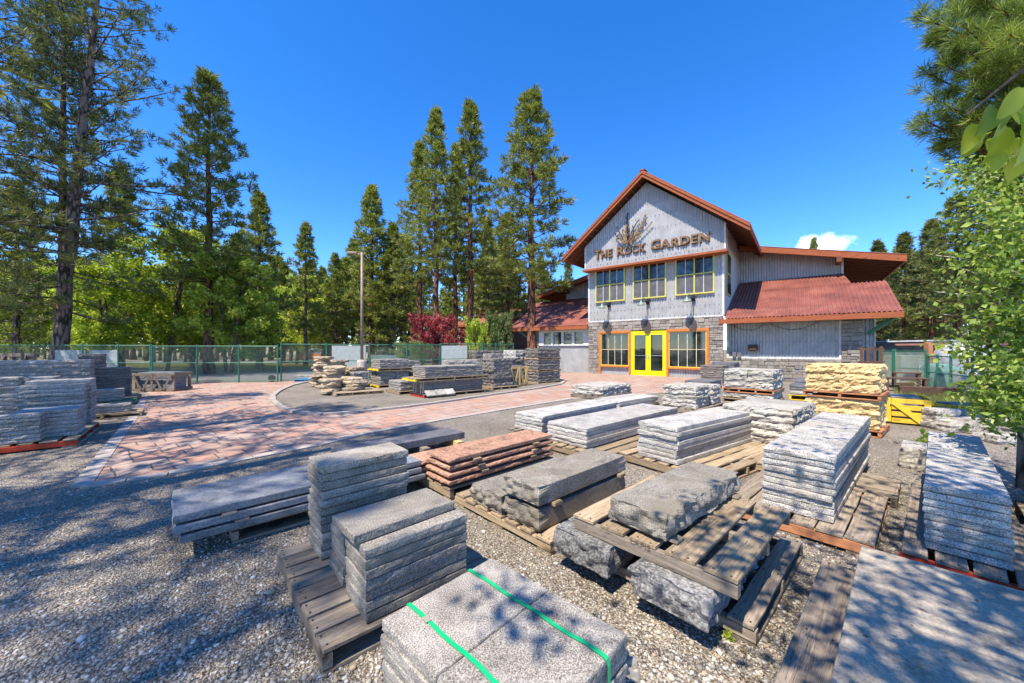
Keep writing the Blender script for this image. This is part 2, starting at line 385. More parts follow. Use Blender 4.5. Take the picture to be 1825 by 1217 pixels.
# ------------------------------------------------------------------ stone slabs
def slab_mesh(L, W, T, rough='', amp=.012, res=.03, seed=0, facet=False, chip=.004, smooth_amp=.0012):
    """a slab centred on x,y with its underside at z=0; the sides named in `rough` (x ends, y sides) are split-faced"""
    sides = [((-L/2,-W/2),(L/2,-W/2),(0,-1),'y'), ((L/2,-W/2),(L/2,W/2),(1,0),'x'),
             ((L/2,W/2),(-L/2,W/2),(0,1),'y'), ((-L/2,W/2),(-L/2,-W/2),(-1,0),'x')]
    per = []
    for (a, b, nrm, ax) in sides:
        ln = math.hypot(b[0]-a[0], b[1]-a[1]); r = ax in rough
        k = max(2, int(round(ln/(res if r else max(res*3, .12)))))
        for i in range(k):
            t = i/k; per.append((a[0]+(b[0]-a[0])*t, a[1]+(b[1]-a[1])*t, nrm, r, i == 0))
    n = len(per); rows = [0, .006] + ([T*q for q in np.linspace(0, 1, max(3, int(round(T/res))+1))[1:-1]] if rough else []) + [T-.005, T]
    v = []; so = Vector((seed*7.31, seed*3.17, seed*1.73)); m = len(rows)
    for j, z in enumerate(rows):
        edge = j in (0, m-1); near = j in (1, m-2)
        for i, (x, y, nr, r, corner) in enumerate(per):
            pn = per[i-1][2]
            nx, ny = (nr[0]+pn[0]*(1 if corner else 0), nr[1]+pn[1]*(1 if corner else 0))
            q = Vector((x, y, z)) + so
            rr = r or (corner and per[i-1][3])
            if rr:
                if facet:
                    d1 = noise.voronoi(Vector((q.x*11, q.y*11, q.z*14)))[0]
                    d = amp*(1.1 - 2.4*d1[0]) + amp*.5*noise.noise(q*22)
                else:
                    d = amp*(noise.fractal(Vector((q.x*6, q.y*6, q.z*13)), 1, 2, 4) + .6*noise.noise(Vector((q.x*24, q.y*24, q.z*50))))
                zz = 4*(z/T)*(1-z/T); d = d*(.22 if edge else 1) + amp*.5*zz
                if edge: d -= chip*.6
            else:
                d = smooth_amp*noise.noise(q*7) - (chip*.7 if edge else 0)
            dz = 0
            if edge and rr and j == m-1: dz = -chip*max(0, noise.noise(q*15))
            v.append((x+nx*d, y+ny*d, z+dz))
    f = [(j*n+i, j*n+(i+1)%n, (j+1)*n+(i+1)%n, (j+1)*n+i) for j in range(m-1) for i in range(n)]
    me = bpy.data.meshes.new('slab')
    # flat caps: a slightly inset ring joined to a centre line keeps the top smooth
    f += [tuple(range(n-1, -1, -1)), tuple(range((m-1)*n, m*n))]
    me.from_pydata(v, [], f); me.shade_flat(); me.update(); return me

class Frame:
    """footprint of a stack: x runs along `ang`, y to its left; o is the near corner"""
    def __init__(s, o, ang, L, W, z0, z1):
        s.o, s.ang, s.L, s.W, s.z0, s.z1 = Vector((o[0], o[1])), ang, L, W, z0, z1
        s.ex = Vector((math.cos(ang), math.sin(ang))); s.ey = Vector((-math.sin(ang), math.cos(ang)))
    def at(s, x, y, z): p = s.o + s.ex*x + s.ey*y; return Vector((p.x, p.y, z))
    def sub(s, x0, y0, L, W, z0, z1, da=0.0):
        p = s.at(x0, y0, 0); return Frame(p, s.ang+da, L, W, z0, z1)
def zt_from(near, vb, zb): return H - (near[1]-V0) * ((H-zb)*F/(vb-V0)) / F
def fr(near, right=None, left=None, vb=None, zb=.125, zt=None, L=None, W=None, az=None):
    """footprint from the corners of a stack's top face (pixels): near, right and left corner, vb = pixel row of the near corner's foot"""
    if zt is None: zt = zt_from(near, vb, zb)
    o = P(*near, zt); angs = []
    if right:
        a = P(*right, zt) - o; angs.append((math.atan2(a.y, a.x), a.length)); L = L or a.length
    if left:
        b = P(*left, zt) - o; angs.append((math.atan2(b.y, b.x) - math.pi/2, b.length)); W = W or b.length
    if az is not None: ang = R(90-az)
    else:
        ang = sum(a*l*l for a, l in angs) / sum(l*l for a, l in angs)
    return Frame((o.x, o.y), ang, L, W, zb, zt)
ORD = ['topmost', 'second', 'third', 'fourth', 'fifth', 'sixth', 'seventh', 'eighth', 'ninth', 'tenth', 'eleventh', 'twelfth', 'thirteenth']
def ordinal(k, n): return 'topmost' if k == 0 else ('lowest' if k == n-1 else ORD[k])
_sd = [1]
def stack(fm, n, mat, desc, word='slab', name='stone_slab', cols=(1,1), names=('',), rough='xy', amp=.012, res=.04, facet=False,
          gap=.004, jit=.008, group=None, cgap=.012, skip=(), cat=None, chip=.004):
    """n courses of slabs filling the frame; every slab is a thing of its own"""
    T = (fm.z1 - fm.z0)/n - gap; nx, ny = cols
    L = fm.L/nx - cgap*(nx > 1); W = fm.W/ny - cgap*(ny > 1); rnd = random.Random(len(desc)*31+n)
    _sd[0] += 1; vars_ = []
    nv = 1 if n*nx*ny == 1 else (2 if n*nx*ny < 5 else 4)
    for q in range(nv): 
        me = slab_mesh(L, W, T, rough, amp, res, _sd[0]*5+q, facet, chip); me.materials.append(mat); vars_.append(me)
    out = []; k = 0
    for i in range(n):                       # i counts from the top
        z = fm.z1 - (i+1)*(T+gap) + gap
        for cy in range(ny):
            for cx in range(nx):
                if (i, cx, cy) in skip: k += 1; continue
                o = bpy.data.objects.new(name, vars_[k % nv] if nv < 4 else vars_[rnd.randrange(nv)]); COL.objects.link(o); k += 1
                p = fm.at((cx+.5)*fm.L/nx + rnd.uniform(-jit, jit), (cy+.5)*fm.W/ny + rnd.uniform(-jit, jit), z)
                o.location = p; o.rotation_euler = (0, 0, fm.ang + rnd.uniform(-.006, .006) + (math.pi if rnd.random() < .5 else 0))
                nm = names[cy*nx+cx] if len(names) > cy*nx+cx else ''
                if n == 1: lab = f"{nm} {word} of {desc}".strip() if nm else desc
                else: lab = f"{ordinal(i, n)}{(' ' + nm) if nm else ''} {word} of {desc}"
                tag(o, lab, cat or 'stone ' + word.split()[-1], group or desc); out.append(o)
    return out

# ------------------------------------------------------------------ pallets
_board_cache = {}
def board_mesh(L, wd, th, seed):
    key = (round(L,3), round(wd,3), round(th,3), seed)
    if key not in _board_cache:
        mb = MB(); rnd = random.Random(seed); k = max(2, int(L/.18)); v = []; f = []
        for i in range(k+1):
            x = -L/2 + L*i/k; j = rnd.uniform(-.003, .003); b = rnd.uniform(-.0025, .0025); e = .004 if i in (0, k) else 0
            c = .004
            v += [(x, -wd/2+c+j, e), (x, -wd/2+j, c), (x, -wd/2+j, th-c+b), (x, -wd/2+c+j, th+b-e), (x, wd/2-c+j, th+b-e), (x, wd/2+j, th-c+b), (x, wd/2+j, c), (x, wd/2-c+j, e)]
        for i in range(k):
            for q in range(8): f.append((i*8+q, (i+1)*8+q, (i+1)*8+(q+1)%8, i*8+(q+1)%8))
        f += [tuple(range(8)), tuple(range(k*8+7, k*8-1, -1))]
        mb.add(v, f); _board_cache[key] = mb.mesh('board')
    return _board_cache[key]
def pallet(fm, label, m='wood_gray', mr=None, h=.125, z0=0.0, along='x', nb=6, bw=None, nr=3, ends=None, group='wooden pallets under the stone', base=True, th=.024, seed=0, skip=(), name='pallet', nails=False):
    """deck boards run along `along`; runners across them; `ends` paints the runner at the start of the boards"""
    if isinstance(m, str): m = M[m]
    mr = m if mr is None else (M[mr] if isinstance(mr, str) else mr)
    rz = fm.ang if along == 'x' else fm.ang + math.pi/2
    LL, WW = (fm.L, fm.W) if along == 'x' else (fm.W, fm.L)
    org = fm.at(0, 0, z0) if along == 'x' else fm.at(fm.L, 0, z0)
    root = thing(name, label, 'pallet', org, rz, group)
    rnd = random.Random(seed+int(LL*100))
    sp = WW/nb; bw = bw or sp*.78
    def put(nm, me, mm, loc, r=0.0):
        me2 = me
        if not me2.materials: me2.materials.append(mm)
        elif me2.materials[0] != mm: me2 = me.copy(); me2.materials.clear(); me2.materials.append(mm)
        o = bpy.data.objects.new(nm, me2); COL.objects.link(o); o.parent = root; o.location = loc; o.rotation_euler = (0,0,r); return o
    hb = th if base else 0
    if nails:
        nm_ = MB()
        for k in range(nb):
            if k in skip: continue
            for q in range(nr):
                for s_ in (-.28, .28):
                    cx, cy = .022+(LL-.044)*q/(nr-1)+rnd.uniform(-.008,.008), bw/2+(WW-bw)*k/(nb-1)+s_*bw
                    nm_.lathe([(.0055,0),(.0045,.0022)], 6, (cx, cy, h-.001))
        nm_.build('nails', M['iron'], root)
    for k in range(nb):
        if k in skip: continue
        b = bw*rnd.uniform(.9, 1.1)
        put('deck_board', board_mesh(LL*rnd.choice((1.0,.995,1.005)), round(bw*rnd.choice((.92,1,1.06)),3), th, rnd.randrange(4)), m,
            (LL/2+rnd.uniform(-.008,.008), bw/2+(WW-bw)*k/(nb-1)+rnd.uniform(-.005,.005), h-th-.001), rnd.uniform(-.006,.006))
    rw = .04
    for k in range(nr):
        mm = mr
        if ends and k == 0: mm = M[ends]
        put('runner', board_mesh(WW, rw if k else .045, h-th-hb-.003, 9+k), mm, (rw/2+.003+(LL-rw-.006)*k/(nr-1), WW/2, hb+.001), math.pi/2)
    if base:
        for k in range(3):
            put('base_board', board_mesh(LL*.99, bw, th, 20+k), m, (LL/2, bw/2+(WW-bw)*k/2, 0.0))
    return root
def spacers(fm, z, h, mat, label, xs=(.18,.82), ys=None):
    for k, x in enumerate(xs):
        mb = MB(); mb.box(-.045, .045, -fm.W/2-.03, fm.W/2+.0, 0, h, .004)
        o = mb.build('wood_spacer', mat, None, False, fm.at(fm.L*x, fm.W/2-.01, z), fm.ang)
        tag(o, label[k], 'wood spacer', 'wood spacers between stone slabs')

# ------------------------------------------------------------------ trees
rng = np.random.default_rng(11)
def unit(a): return a / (np.linalg.norm(a, axis=-1, keepdims=True) + 1e-9)
def needles(pos, dirs, K, ln, wd, spread=1.0):
    """needle bundles: K thin triangles fanning round dirs at every point"""
    N = len(pos); p = np.repeat(pos, K, 0); d = np.repeat(dirs, K, 0)
    rd = unit(rng.normal(size=(N*K, 3))); nd = unit(d*1.0 + rd*spread)
    L = ln*rng.uniform(.65, 1.15, (N*K, 1)); side = unit(np.cross(nd, rng.normal(size=(N*K,3))))*wd*.5
    p = p + d*rng.uniform(-.35, .25, (N*K,1))*ln
    tip = p + nd*L; mid = p + nd*L*.55
    v = np.stack([p, mid+side, tip, mid-side], 1).reshape(-1, 3)
    q = np.arange(N*K)[:, None]*4
    return v, np.concatenate([q, q+1, q+2, q+3], 1)
def pine_parts(h, cb, rad, seed, whorl=.55, per=5, tuft=.42, K=9, nl=.36, nw=.05, top=.25, droop=.2, r0=.28, lean=(0,0), step=.34, gaps=.12, shape=1.0, seg=9, bare=.35):
    """-> trunk mesh (trunk and limbs), crown mesh (needle bundles). cb = crown base height, rad = crown radius at its widest"""
    rnd = random.Random(seed); mb = MB(); pts = []; rr = []
    n = 14; wob = [(rnd.uniform(-.06,.06), rnd.uniform(-.06,.06)) for _ in range(n+1)]
    def axis(z):
        t = z/h; k = min(n-1, int(t*n)); u = t*n-k
        wx = wob[k][0]*(1-u)+wob[k+1][0]*u; wy = wob[k][1]*(1-u)+wob[k+1][1]*u
        return Vector((lean[0]*t + wx, lean[1]*t + wy, z))
    for i in range(n+1):
        t = i/n; pts.append(axis(h*t)); rr.append(r0*(1-t)**.8 + .012 + (.25*r0*(1-t*12) if t < .08 else 0))
    mb.tube(pts, rr, seg)
    P_, D_ = [], []
    z = cb; golden = rnd.uniform(0, 6)
    while z < h-.15:
        t = (z-cb)/(h-cb)
        prof = ((1-t)**(.88*shape))*(0.62+.38*min(1, t/.22)) if t > 0 else .6
        for k in range(per if t < .85 else 4):
            if rnd.random() < gaps: continue
            golden += 2.4 + rnd.uniform(-.5,.5); az = golden
            ln = rad*prof*rnd.uniform(.42, 1.2) + top*.45
            up = (.55*t - droop*(1-t)) + rnd.uniform(-.15,.18)
            d0 = Vector((math.cos(az), math.sin(az), up)).normalized()
            base = axis(z + rnd.uniform(-.2,.2)); m = 5; lp = []
            for q in range(m+1):
                s = q/m; lp.append(base + d0*ln*s + Vector((0,0,(.10+.12*t)*ln*s*s)))
            r_ = max(.012, .011*ln + .012)
            mb.tube(lp, [r_*(1-.75*q/m) for q in range(m+1)], 4, cap=False)
            cnt = max(3, int(ln*(1-bare)/step*2.4))
            for q in range(cnt):
                s = bare + (1-bare)*((q+rnd.random())/cnt)
                if ln < .9: s = rnd.uniform(.2,1)
                c = base + d0*ln*s + Vector((0,0,(.10+.12*t)*ln*s*s))
                sd = Vector((-math.sin(az), math.cos(az), 0))
                off = sd*rnd.gauss(0, .30*ln*(1.15-s)+.10) + Vector((0,0,rnd.uniform(-.02,.22)))
                P_.append(c+off); dd = d0*.6 + off.normalized()*.55 + Vector((0,0,.45)); D_.append(dd.normalized())
            P_.append(lp[-1]); D_.append((d0+Vector((0,0,.5))).normalized())
        z += whorl*rnd.uniform(.75,1.25)*(1-.45*t)
    for q in range(5):
        P_.append(axis(h-.1*q)); D_.append(Vector((rnd.uniform(-.4,.4), rnd.uniform(-.4,.4), 1)).normalized())
    v, f = needles(np.array([tuple(p) for p in P_]), np.array([tuple(p) for p in D_]), K, nl, nw, .95)
    return mb.mesh('pine_trunk', True), np_mesh('pine_crown', v, f)
def leaves_at(pos, size, jitter=.3, up=.6):
    """one folded diamond leaf at every point"""
    N = len(pos); ax = unit(rng.normal(size=(N,3))); nr = unit(rng.normal(size=(N,3)) + np.array([0,0,up]))
    ax = unit(ax - nr*np.sum(ax*nr, 1, keepdims=True)); sd = np.cross(nr, ax); s = size*rng.uniform(.6, 1.25, (N,1))
    a = pos - ax*s*.5; b = pos + ax*s*.55; l = pos + sd*s*.36 + nr*s*.12 - ax*s*.05; r = pos - sd*s*.36 + nr*s*.12 - ax*s*.05
    v = np.stack([a, r, b, l], 1).reshape(-1,3); q = np.arange(N)[:,None]*4
    return v, np.concatenate([np.concatenate([q, q+1, q+2],1), np.concatenate([q, q+2, q+3],1)], 0)
def broadleaf_parts(h, rad, seed, n=7000, size=.13, stems=1, cb=.22, r0=.11, clumps=60):
    rnd = random.Random(seed); mb = MB(); cl = []
    for s in range(stems):
        a = rnd.uniform(0, 6.28); lx, ly = (math.cos(a)*.25*rad*(stems > 1), math.sin(a)*.25*rad*(stems > 1))
        ax = [Vector((lx*.3+lx*t*1.4+rnd.uniform(-.05,.05)*h*.15, ly*.3+ly*t*1.4+rnd.uniform(-.05,.05)*h*.15, h*.93*t)) for t in np.linspace(0,1,9)]
        mb.tube(ax, [r0*(1-.86*t) for t in np.linspace(0,1,9)], 7)
        for k in range(max(6, clumps//stems)):
            t = cb + (1-cb)*((k+rnd.random())/max(6, clumps//stems)); b = ax[min(8, int(t*8))].lerp(ax[min(8, int(t*8)+1)], t*8 % 1)
            az = k*2.4+rnd.uniform(-.4,.4); prof = math.sin(math.pi*min(1, .18+.80*(t-cb)/(1-cb)))**.6
            ln = rad*prof*rnd.uniform(.45,1.1); e = b + Vector((math.cos(az)*ln, math.sin(az)*ln, ln*rnd.uniform(.1,.7)))
            mb.tube([b, b.lerp(e,.5)+Vector((0,0,.05*ln)), e], [.02*rad*.35+.008, .012, .004], 4, cap=False)
            cl.append((e, .19*rad*rnd.uniform(.6,1.35))); cl.append((b.lerp(e,.6), .17*rad*rnd.uniform(.6,1.25)))
    w_ = np.array([c[1]**2 for c in cl]); w_ /= w_.sum(); idx = rng.choice(len(cl), n, p=w_)
    cen = np.array([tuple(c[0]) for c in cl])[idx]; rad_ = np.array([c[1] for c in cl])[idx][:,None]
    pos = cen + unit(rng.normal(size=(n,3)))*rad_*np.cbrt(rng.uniform(.05,1,(n,1)))*np.array([1,1,.75])
    pos[:,2] = np.maximum(pos[:,2], .05)
    v, f = leaves_at(pos, size); return mb.mesh('broadleaf_trunk', True), np_mesh('broadleaf_crown', v, f)
def plant(parts, label, cat, loc, scale=1.0, rz=0.0, name='pine_tree', bark='bark_red', leaf='pine', group=None, sxy=None):
    t = thing(name, label, cat, loc, rz, group); t.scale = (scale*(sxy or 1), scale*(sxy or 1), scale)
    for nm, me, mm in (('trunk', parts[0], M[bark]), ('crown', parts[1], M[leaf])):
        o = bpy.data.objects.new(nm, me)
        if not me.materials: me.materials.append(mm)
        COL.objects.link(o); o.parent = t
        if me.materials[0] != mm:
            o.material_slots[0].link = 'OBJECT'; o.material_slots[0].material = mm
    return t
# ------------------------------------------------------------------ ground
def sheet(name, poly, z, m):
    me = bpy.data.meshes.new(name); me.from_pydata([(p[0], p[1], z) for p in poly], [], [tuple(range(len(poly)))]); me.update()
    if me.polygons[0].normal.z < 0: me.flip_normals()
    return structure(link(name, me, m))
def px(pts): return [P(u, v, 0) for u, v in pts]
m, t, b, o = new_mat('gravel'); g = G(t); v = g.coord(rand=False)
vo = g.n('ShaderNodeTexVoronoi', {'Vector': v, 'Scale': 64.0}, feature='F1'); vb_ = g.n('ShaderNodeTexVoronoi', {'Vector': v, 'Scale': 120.0}, feature='F1')
sep = g.n('ShaderNodeSeparateColor', {0: vo.outputs['Color']}); sep2 = g.n('ShaderNodeSeparateColor', {0: vb_.outputs['Color']})
STONE_STOPS = [(0,(.19,.17,.14)), (.25,(.33,.295,.245)), (.5,(.44,.40,.34)), (.7,(.39,.315,.215)), (.85,(.53,.50,.45)), (1,(.64,.62,.57))]
c = g.ramp(sep.outputs[0], STONE_STOPS); c2 = g.ramp(sep2.outputs[0], STONE_STOPS)
f = g.ramp(g.noise(v, 9, 4), [(.45,(0,0,0)), (.55,(1,1,1))]); c = g.mix(f, c, c2)
c = g.mix(1.0, c, g.ramp(g.noise(v, .8, 5, .6), [(.3,(.66,.63,.60)), (.7,(1.10,1.08,1.06))]), 'MULTIPLY')
hgt = g.math('SUBTRACT', g.math('MULTIPLY', vo.outputs['Distance'], -1.0), g.math('MULTIPLY', vb_.outputs['Distance'], .5))
c = g.mix(1.0, c, g.ramp(vo.outputs['Distance'], [(.35,(1,1,1)), (.75,(.45,.42,.40))]), 'MULTIPLY')
setp(t, b, color=c, rough=.9, normal=g.bump(hgt, 1.0, .018)); M['gravel'] = m
m, t, b, o = new_mat('concrete_pavers'); g = G(t); v = g.coord(rand=False, rot=(0,0,R(-50)))
nz = g.n('ShaderNodeTexNoise', {'Vector': v, 'Scale': .9, 'Detail': 2}); v_ = g.mix(.02, v, nz.outputs['Color'], 'ADD')
br = g.n('ShaderNodeTexBrick', {'Vector': v_, 'Color1': (.40,.225,.165,1), 'Color2': (.37,.31,.265,1), 'Mortar': (.10,.085,.07,1), 'Scale': 1.0,
     'Mortar Size': .010, 'Mortar Smooth': .15, 'Bias': -.1, 'Brick Width': .52, 'Row Height': .30}, offset=.41, squash=.62, squash_frequency=3)
c = g.mix(1.0, br.outputs['Color'], g.ramp(g.noise(v, 1.1, 6, .65), [(.3,(.80,.78,.78)), (.7,(1.18,1.14,1.1))]), 'MULTIPLY')
c = g.mix(g.ramp(g.noise(v, 26, 5, .7), [(.5,(0,0,0)), (.75,(.45,.45,.45))]), c, (.46,.40,.33))
setp(t, b, color=c, rough=.88, normal=g.bump(g.math('ADD', g.math('MULTIPLY', br.outputs['Fac'], -1.0), g.math('MULTIPLY', g.noise(v, 60, 4), .15)), .7, .02)); M['paver'] = m
m, t, b, o = new_mat('pale_pavers'); g = G(t); v = g.coord()
c = g.ramp(g.noise(v, 12, 5, .65), [(.3,(.28,.24,.21)), (.7,(.44,.39,.34))]); c = g.obj_tone(c, .1)
setp(t, b, color=c, rough=.9, normal=g.bump(g.noise(v, 60, 4), .3, .01)); M['paver_pale'] = m
m, t, b, o = new_mat('forest_floor'); g = G(t); v = g.coord(rand=False)
c = g.ramp(g.noise(v, .25, 6, .65), [(.3,(.16,.11,.06)), (.5,(.22,.17,.09)), (.62,(.10,.15,.04)), (.8,(.20,.24,.07))])
setp(t, b, color=c, rough=1.0, normal=g.bump(g.noise(v, 8, 5), .6, .1)); M['forest_floor'] = m

sheet('ground', [(-700,-300),(700,-300),(700,1500),(-700,1500)], 0.0, M['gravel'])
sheet('forest_floor', [(-300,24),(-12,21),(-3,23.5),(6,28),(45,34),(300,40),(300,500),(-300,500)], .004, M['forest_floor'])
sheet('road', [(-75,20.2),(-11,18.0),(-3.4,21.5),(-3.4,27),(-75,29)], .008, M['asphalt'])
sheet('road', [(-150,38),(0,38),(0,47),(-150,47)], .008, M['asphalt'])
PAV = px([(145,868),(195,800),(245,735),(256,710),(268,692),(275,683.5),(380,683),(497,681),(580,672),(700,668),(830,666),(940,665),(1049,664),(1170,670),(1292,676),
          (1330,684),(1300,693),(1170,701),(1017,711),(922,726),(790,748),(651,773),(565.5,794),(300,845)])
sheet('paving', PAV, .012, M['paver'])
ISL = px([(497,698),(486,707),(487,716),(500,727),(530,737),(575,741),(640,736),(720,727.5),(800,716.5),(880,704.5),(960,693),(1000,685.5),(1006,680),(995,675),(940,671),(800,668),(640,669),(560,679),(520,688)])
sheet('gravel_island', ISL, .016, M['gravel'])
def border(name, pts, wd, ht, m, step, z=0.0, closed=False):
    """a row of kerb stones laid along a line"""
    mb = MB(); pts = [Vector((p[0], p[1], 0)) for p in pts]
    if closed: pts.append(pts[0])
    rnd = random.Random(3)
    for a, b in zip(pts, pts[1:]):
        L = (b-a).length; k = max(1, round(L/step)); d = (b-a)/k
        for i in range(k):
            p, q = a+d*i, a+d*(i+1); u = (q-p).normalized(); s = Vector((-u.y, u.x, 0))
            c = (p+q)/2; hz = ht+rnd.uniform(-.003,.003)
            mb.obox((c.x, c.y, z+hz/2), u*((q-p).length/2-.006), s*(wd/2), Vector((0,0,hz/2)))
    return structure(mb.build(name, m))
border('paving_edge', px([(256,710),(245,735),(195,800),(145,868),(300,845),(565.5,794),(651,773),(790,748),(922,726),(1017,711),(1170,701)]), .16, .020, M['paver_pale'], .40)
border('kerb', ISL, .14, .06, M['paver_pale'], .34, closed=True)

# loose pebbles close to the camera: real little stones
def pebbles():
    n = 52000
    u = rng.uniform(-60, 1900, n*3); vv = 745 + 500*rng.uniform(0, 1, n*3)**.75
    Z = H*F/(vv-V0); X = (u-U0)/F*Z
    keep = (Z < 9) & (Z > .9)
    X, Z = X[keep], Z[keep]
    # leave the paving clear
    poly = [(p.x, p.y) for p in PAV]; inside = np.zeros(len(X), bool); j = len(poly)-1
    for i in range(len(poly)):
        (xi, yi), (xj, yj) = poly[i], poly[j]
        cr = ((yi > Z) != (yj > Z)) & (X < (xj-xi)*(Z-yi)/(yj-yi+1e-9)+xi); inside ^= cr; j = i
    X, Z = X[~inside][:n], Z[~inside][:n]; n = len(X)
    t_ = (1+5**.5)/2
    ico = unit(np.array([(-1,t_,0),(1,t_,0),(-1,-t_,0),(1,-t_,0),(0,-1,t_),(0,1,t_),(0,-1,-t_),(0,1,-t_),(t_,0,-1),(t_,0,1),(-t_,0,-1),(-t_,0,1)], float))
    fa = np.array([(0,11,5),(0,5,1),(0,1,7),(0,7,10),(0,10,11),(1,5,9),(5,11,4),(11,10,2),(10,7,6),(7,1,8),(3,9,4),(3,4,2),(3,2,6),(3,6,8),(3,8,9),(4,9,5),(2,4,11),(6,2,10),(8,6,7),(9,8,1)])
    r = np.exp(rng.normal(math.log(.0048), .42, (n,1,1))); sc = rng.uniform(.65, 1.3, (n,1,3))*np.array([1.15,.9,.62])
    v = ico[None]*(1+rng.normal(0,.14,(n,12,1)))*sc*r
    a = rng.uniform(0, 6.28, n); ca, sa = np.cos(a)[:,None], np.sin(a)[:,None]
    x = v[:,:,0]*ca - v[:,:,1]*sa; y = v[:,:,0]*sa + v[:,:,1]*ca
    v = np.stack([x + X[:,None], y + Z[:,None], v[:,:,2] + r[:,:,0]*.25], 2).reshape(-1,3)
    f = (fa[None] + (np.arange(n)*12)[:,None,None]).reshape(-1,3)
    me = np_mesh('gravel_pebbles', v, f)
    m, t, b, o = new_mat('pebble'); g = G(t); ge = g.n('ShaderNodeNewGeometry'); vv = g.coord(rand=False)
    c = g.ramp(ge.outputs['Random Per Island'], STONE_STOPS); c = g.mix(1.0, c, g.ramp(g.noise(vv, 120, 3), [(.3,(.85,.85,.85)), (.7,(1.08,1.08,1.08))]), 'MULTIPLY')
    setp(t, b, color=c, rough=.85)
    tag(link('gravel', me, m), 'loose tan and gray pebbles scattered over the yard', 'gravel', kind='stuff')
pebbles()

# ------------------------------------------------------------------ the main building
BO = P(1156, 670, 0)
BA = -R(38.3)
bld = thing('building', 'gray corrugated metal building with steep red gable and yellow double doors', 'building', (BO.x, BO.y, 0), BA)
def corr(mb, x0, x1, zb, zt, y, per=.13, amp=.018, seg=6):
    """real corrugated sheet in the plane y; zb, zt may be functions of x"""
    n = max(2, int((x1-x0)/per*seg)); v = []; f = []
    for i in range(n+1):
        x = x0+(x1-x0)*i/n; yy = y - amp*math.sin(2*math.pi*x/per)
        b_ = zb(x) if callable(zb) else zb; t_ = zt(x) if callable(zt) else zt
        v += [(x, yy, b_), (x, yy, t_)]
        if i: f.append((2*i-2, 2*i, 2*i+1, 2*i-1))
    return mb.add(v, f)
def corr_side(mb, y0, y1, zb, zt, x, per=.13, amp=.026, seg=6):
    n = max(2, int((y1-y0)/per*seg)); v = []; f = []
    for i in range(n+1):
        y = y0+(y1-y0)*i/n; xx = x + amp*math.sin(2*math.pi*y/per)
        b_ = zb(y) if callable(zb) else zb; t_ = zt(y) if callable(zt) else zt
        v += [(xx, y, b_), (xx, y, t_)]
        if i: f.append((2*i-2, 2*i, 2*i+1, 2*i-1))
    return mb.add(v, f)
def corr_roof(mb, p00, p10, p11, p01, per=.15, amp=.028, seg=6):
    """corrugated quad: ribs run from edge p00-p10 to edge p01-p11"""
    p00, p10, p11, p01 = map(Vector, (p00, p10, p11, p01)); nr = (p10-p00).cross(p01-p00).normalized()
    if nr.z < 0: nr = -nr
    n = int((p10-p00).length/per*seg); v = []; f = []
    for i in range(n+1):
        s = i/n; d = nr*amp*math.sin(2*math.pi*(p10-p00).length*s/per)
        v += [p00.lerp(p10, s)+d, p01.lerp(p11, s)+d]
        if i: f.append((2*i-2, 2*i, 2*i+1, 2*i-1))
    return mb.add(v, f)
def bpart(mb, name, m, parent=None, smooth=False): return mb.build(name, M[m] if isinstance(m, str) else m, parent or bld, smooth)
XL, XR = -3.62, 3.64
GP, GS = 10.62, .79                                   # apex of the gable wall, slope
gz = lambda x: GP - GS*abs(x-.02)
# walls of the front block
w_ = MB(); corr(w_, -3.64, 3.78, 6.27, gz, -.45)
bpart(w_, 'gable_siding', 'siding')
w_ = MB(); wins = [(-3.17,-1.33,4.30,6.36), (-.87,.96,4.31,6.38), (1.41,3.27,4.32,6.42)]
corr(w_, XL, XR, 3.17, 6.27, 0)
corr_side(w_, 0, 6.6, 3.17, 7.75, XR); corr_side(w_, 0, 6.6, 0, 7.75, XL)
corr(w_, -2.93, -.99, .0, .50, .0); corr(w_, 1.0, 3.0, .0, .50, .0)
bpart(w_, 'wall_siding', 'siding')
c_ = MB()                                              # corner trims and the returns of the overhanging gable wall
for x in (XL, XR): c_.box(x-.05, x+.05, -.03, .05, 3.2, 6.2)
c_.box(-3.68, -3.60, -.49, -.38, 6.36, 7.66); c_.box(3.74, 3.82, -.49, -.38, 6.36, 7.60)
c_.box(-3.64, 3.78, -.43, -.02, 6.29, 6.34); c_.box(3.70, 3.76, -.37, 0.6, 6.36, 7.6); c_.box(-3.66, -3.60, -.37, .6, 6.36, 7.6)
c_.box(XL, XR, -.05, .0, 3.14, 3.20)
bpart(c_, 'corner_trim', 'frame_white')
t_ = MB(); t_.box(-3.78, 3.90, -.60, -.42, 6.19, 6.31, .01); t_.box(-3.76, 3.89, -.42, 0.02, 6.19, 6.27); bpart(t_, 'gable_trim', 'fascia')
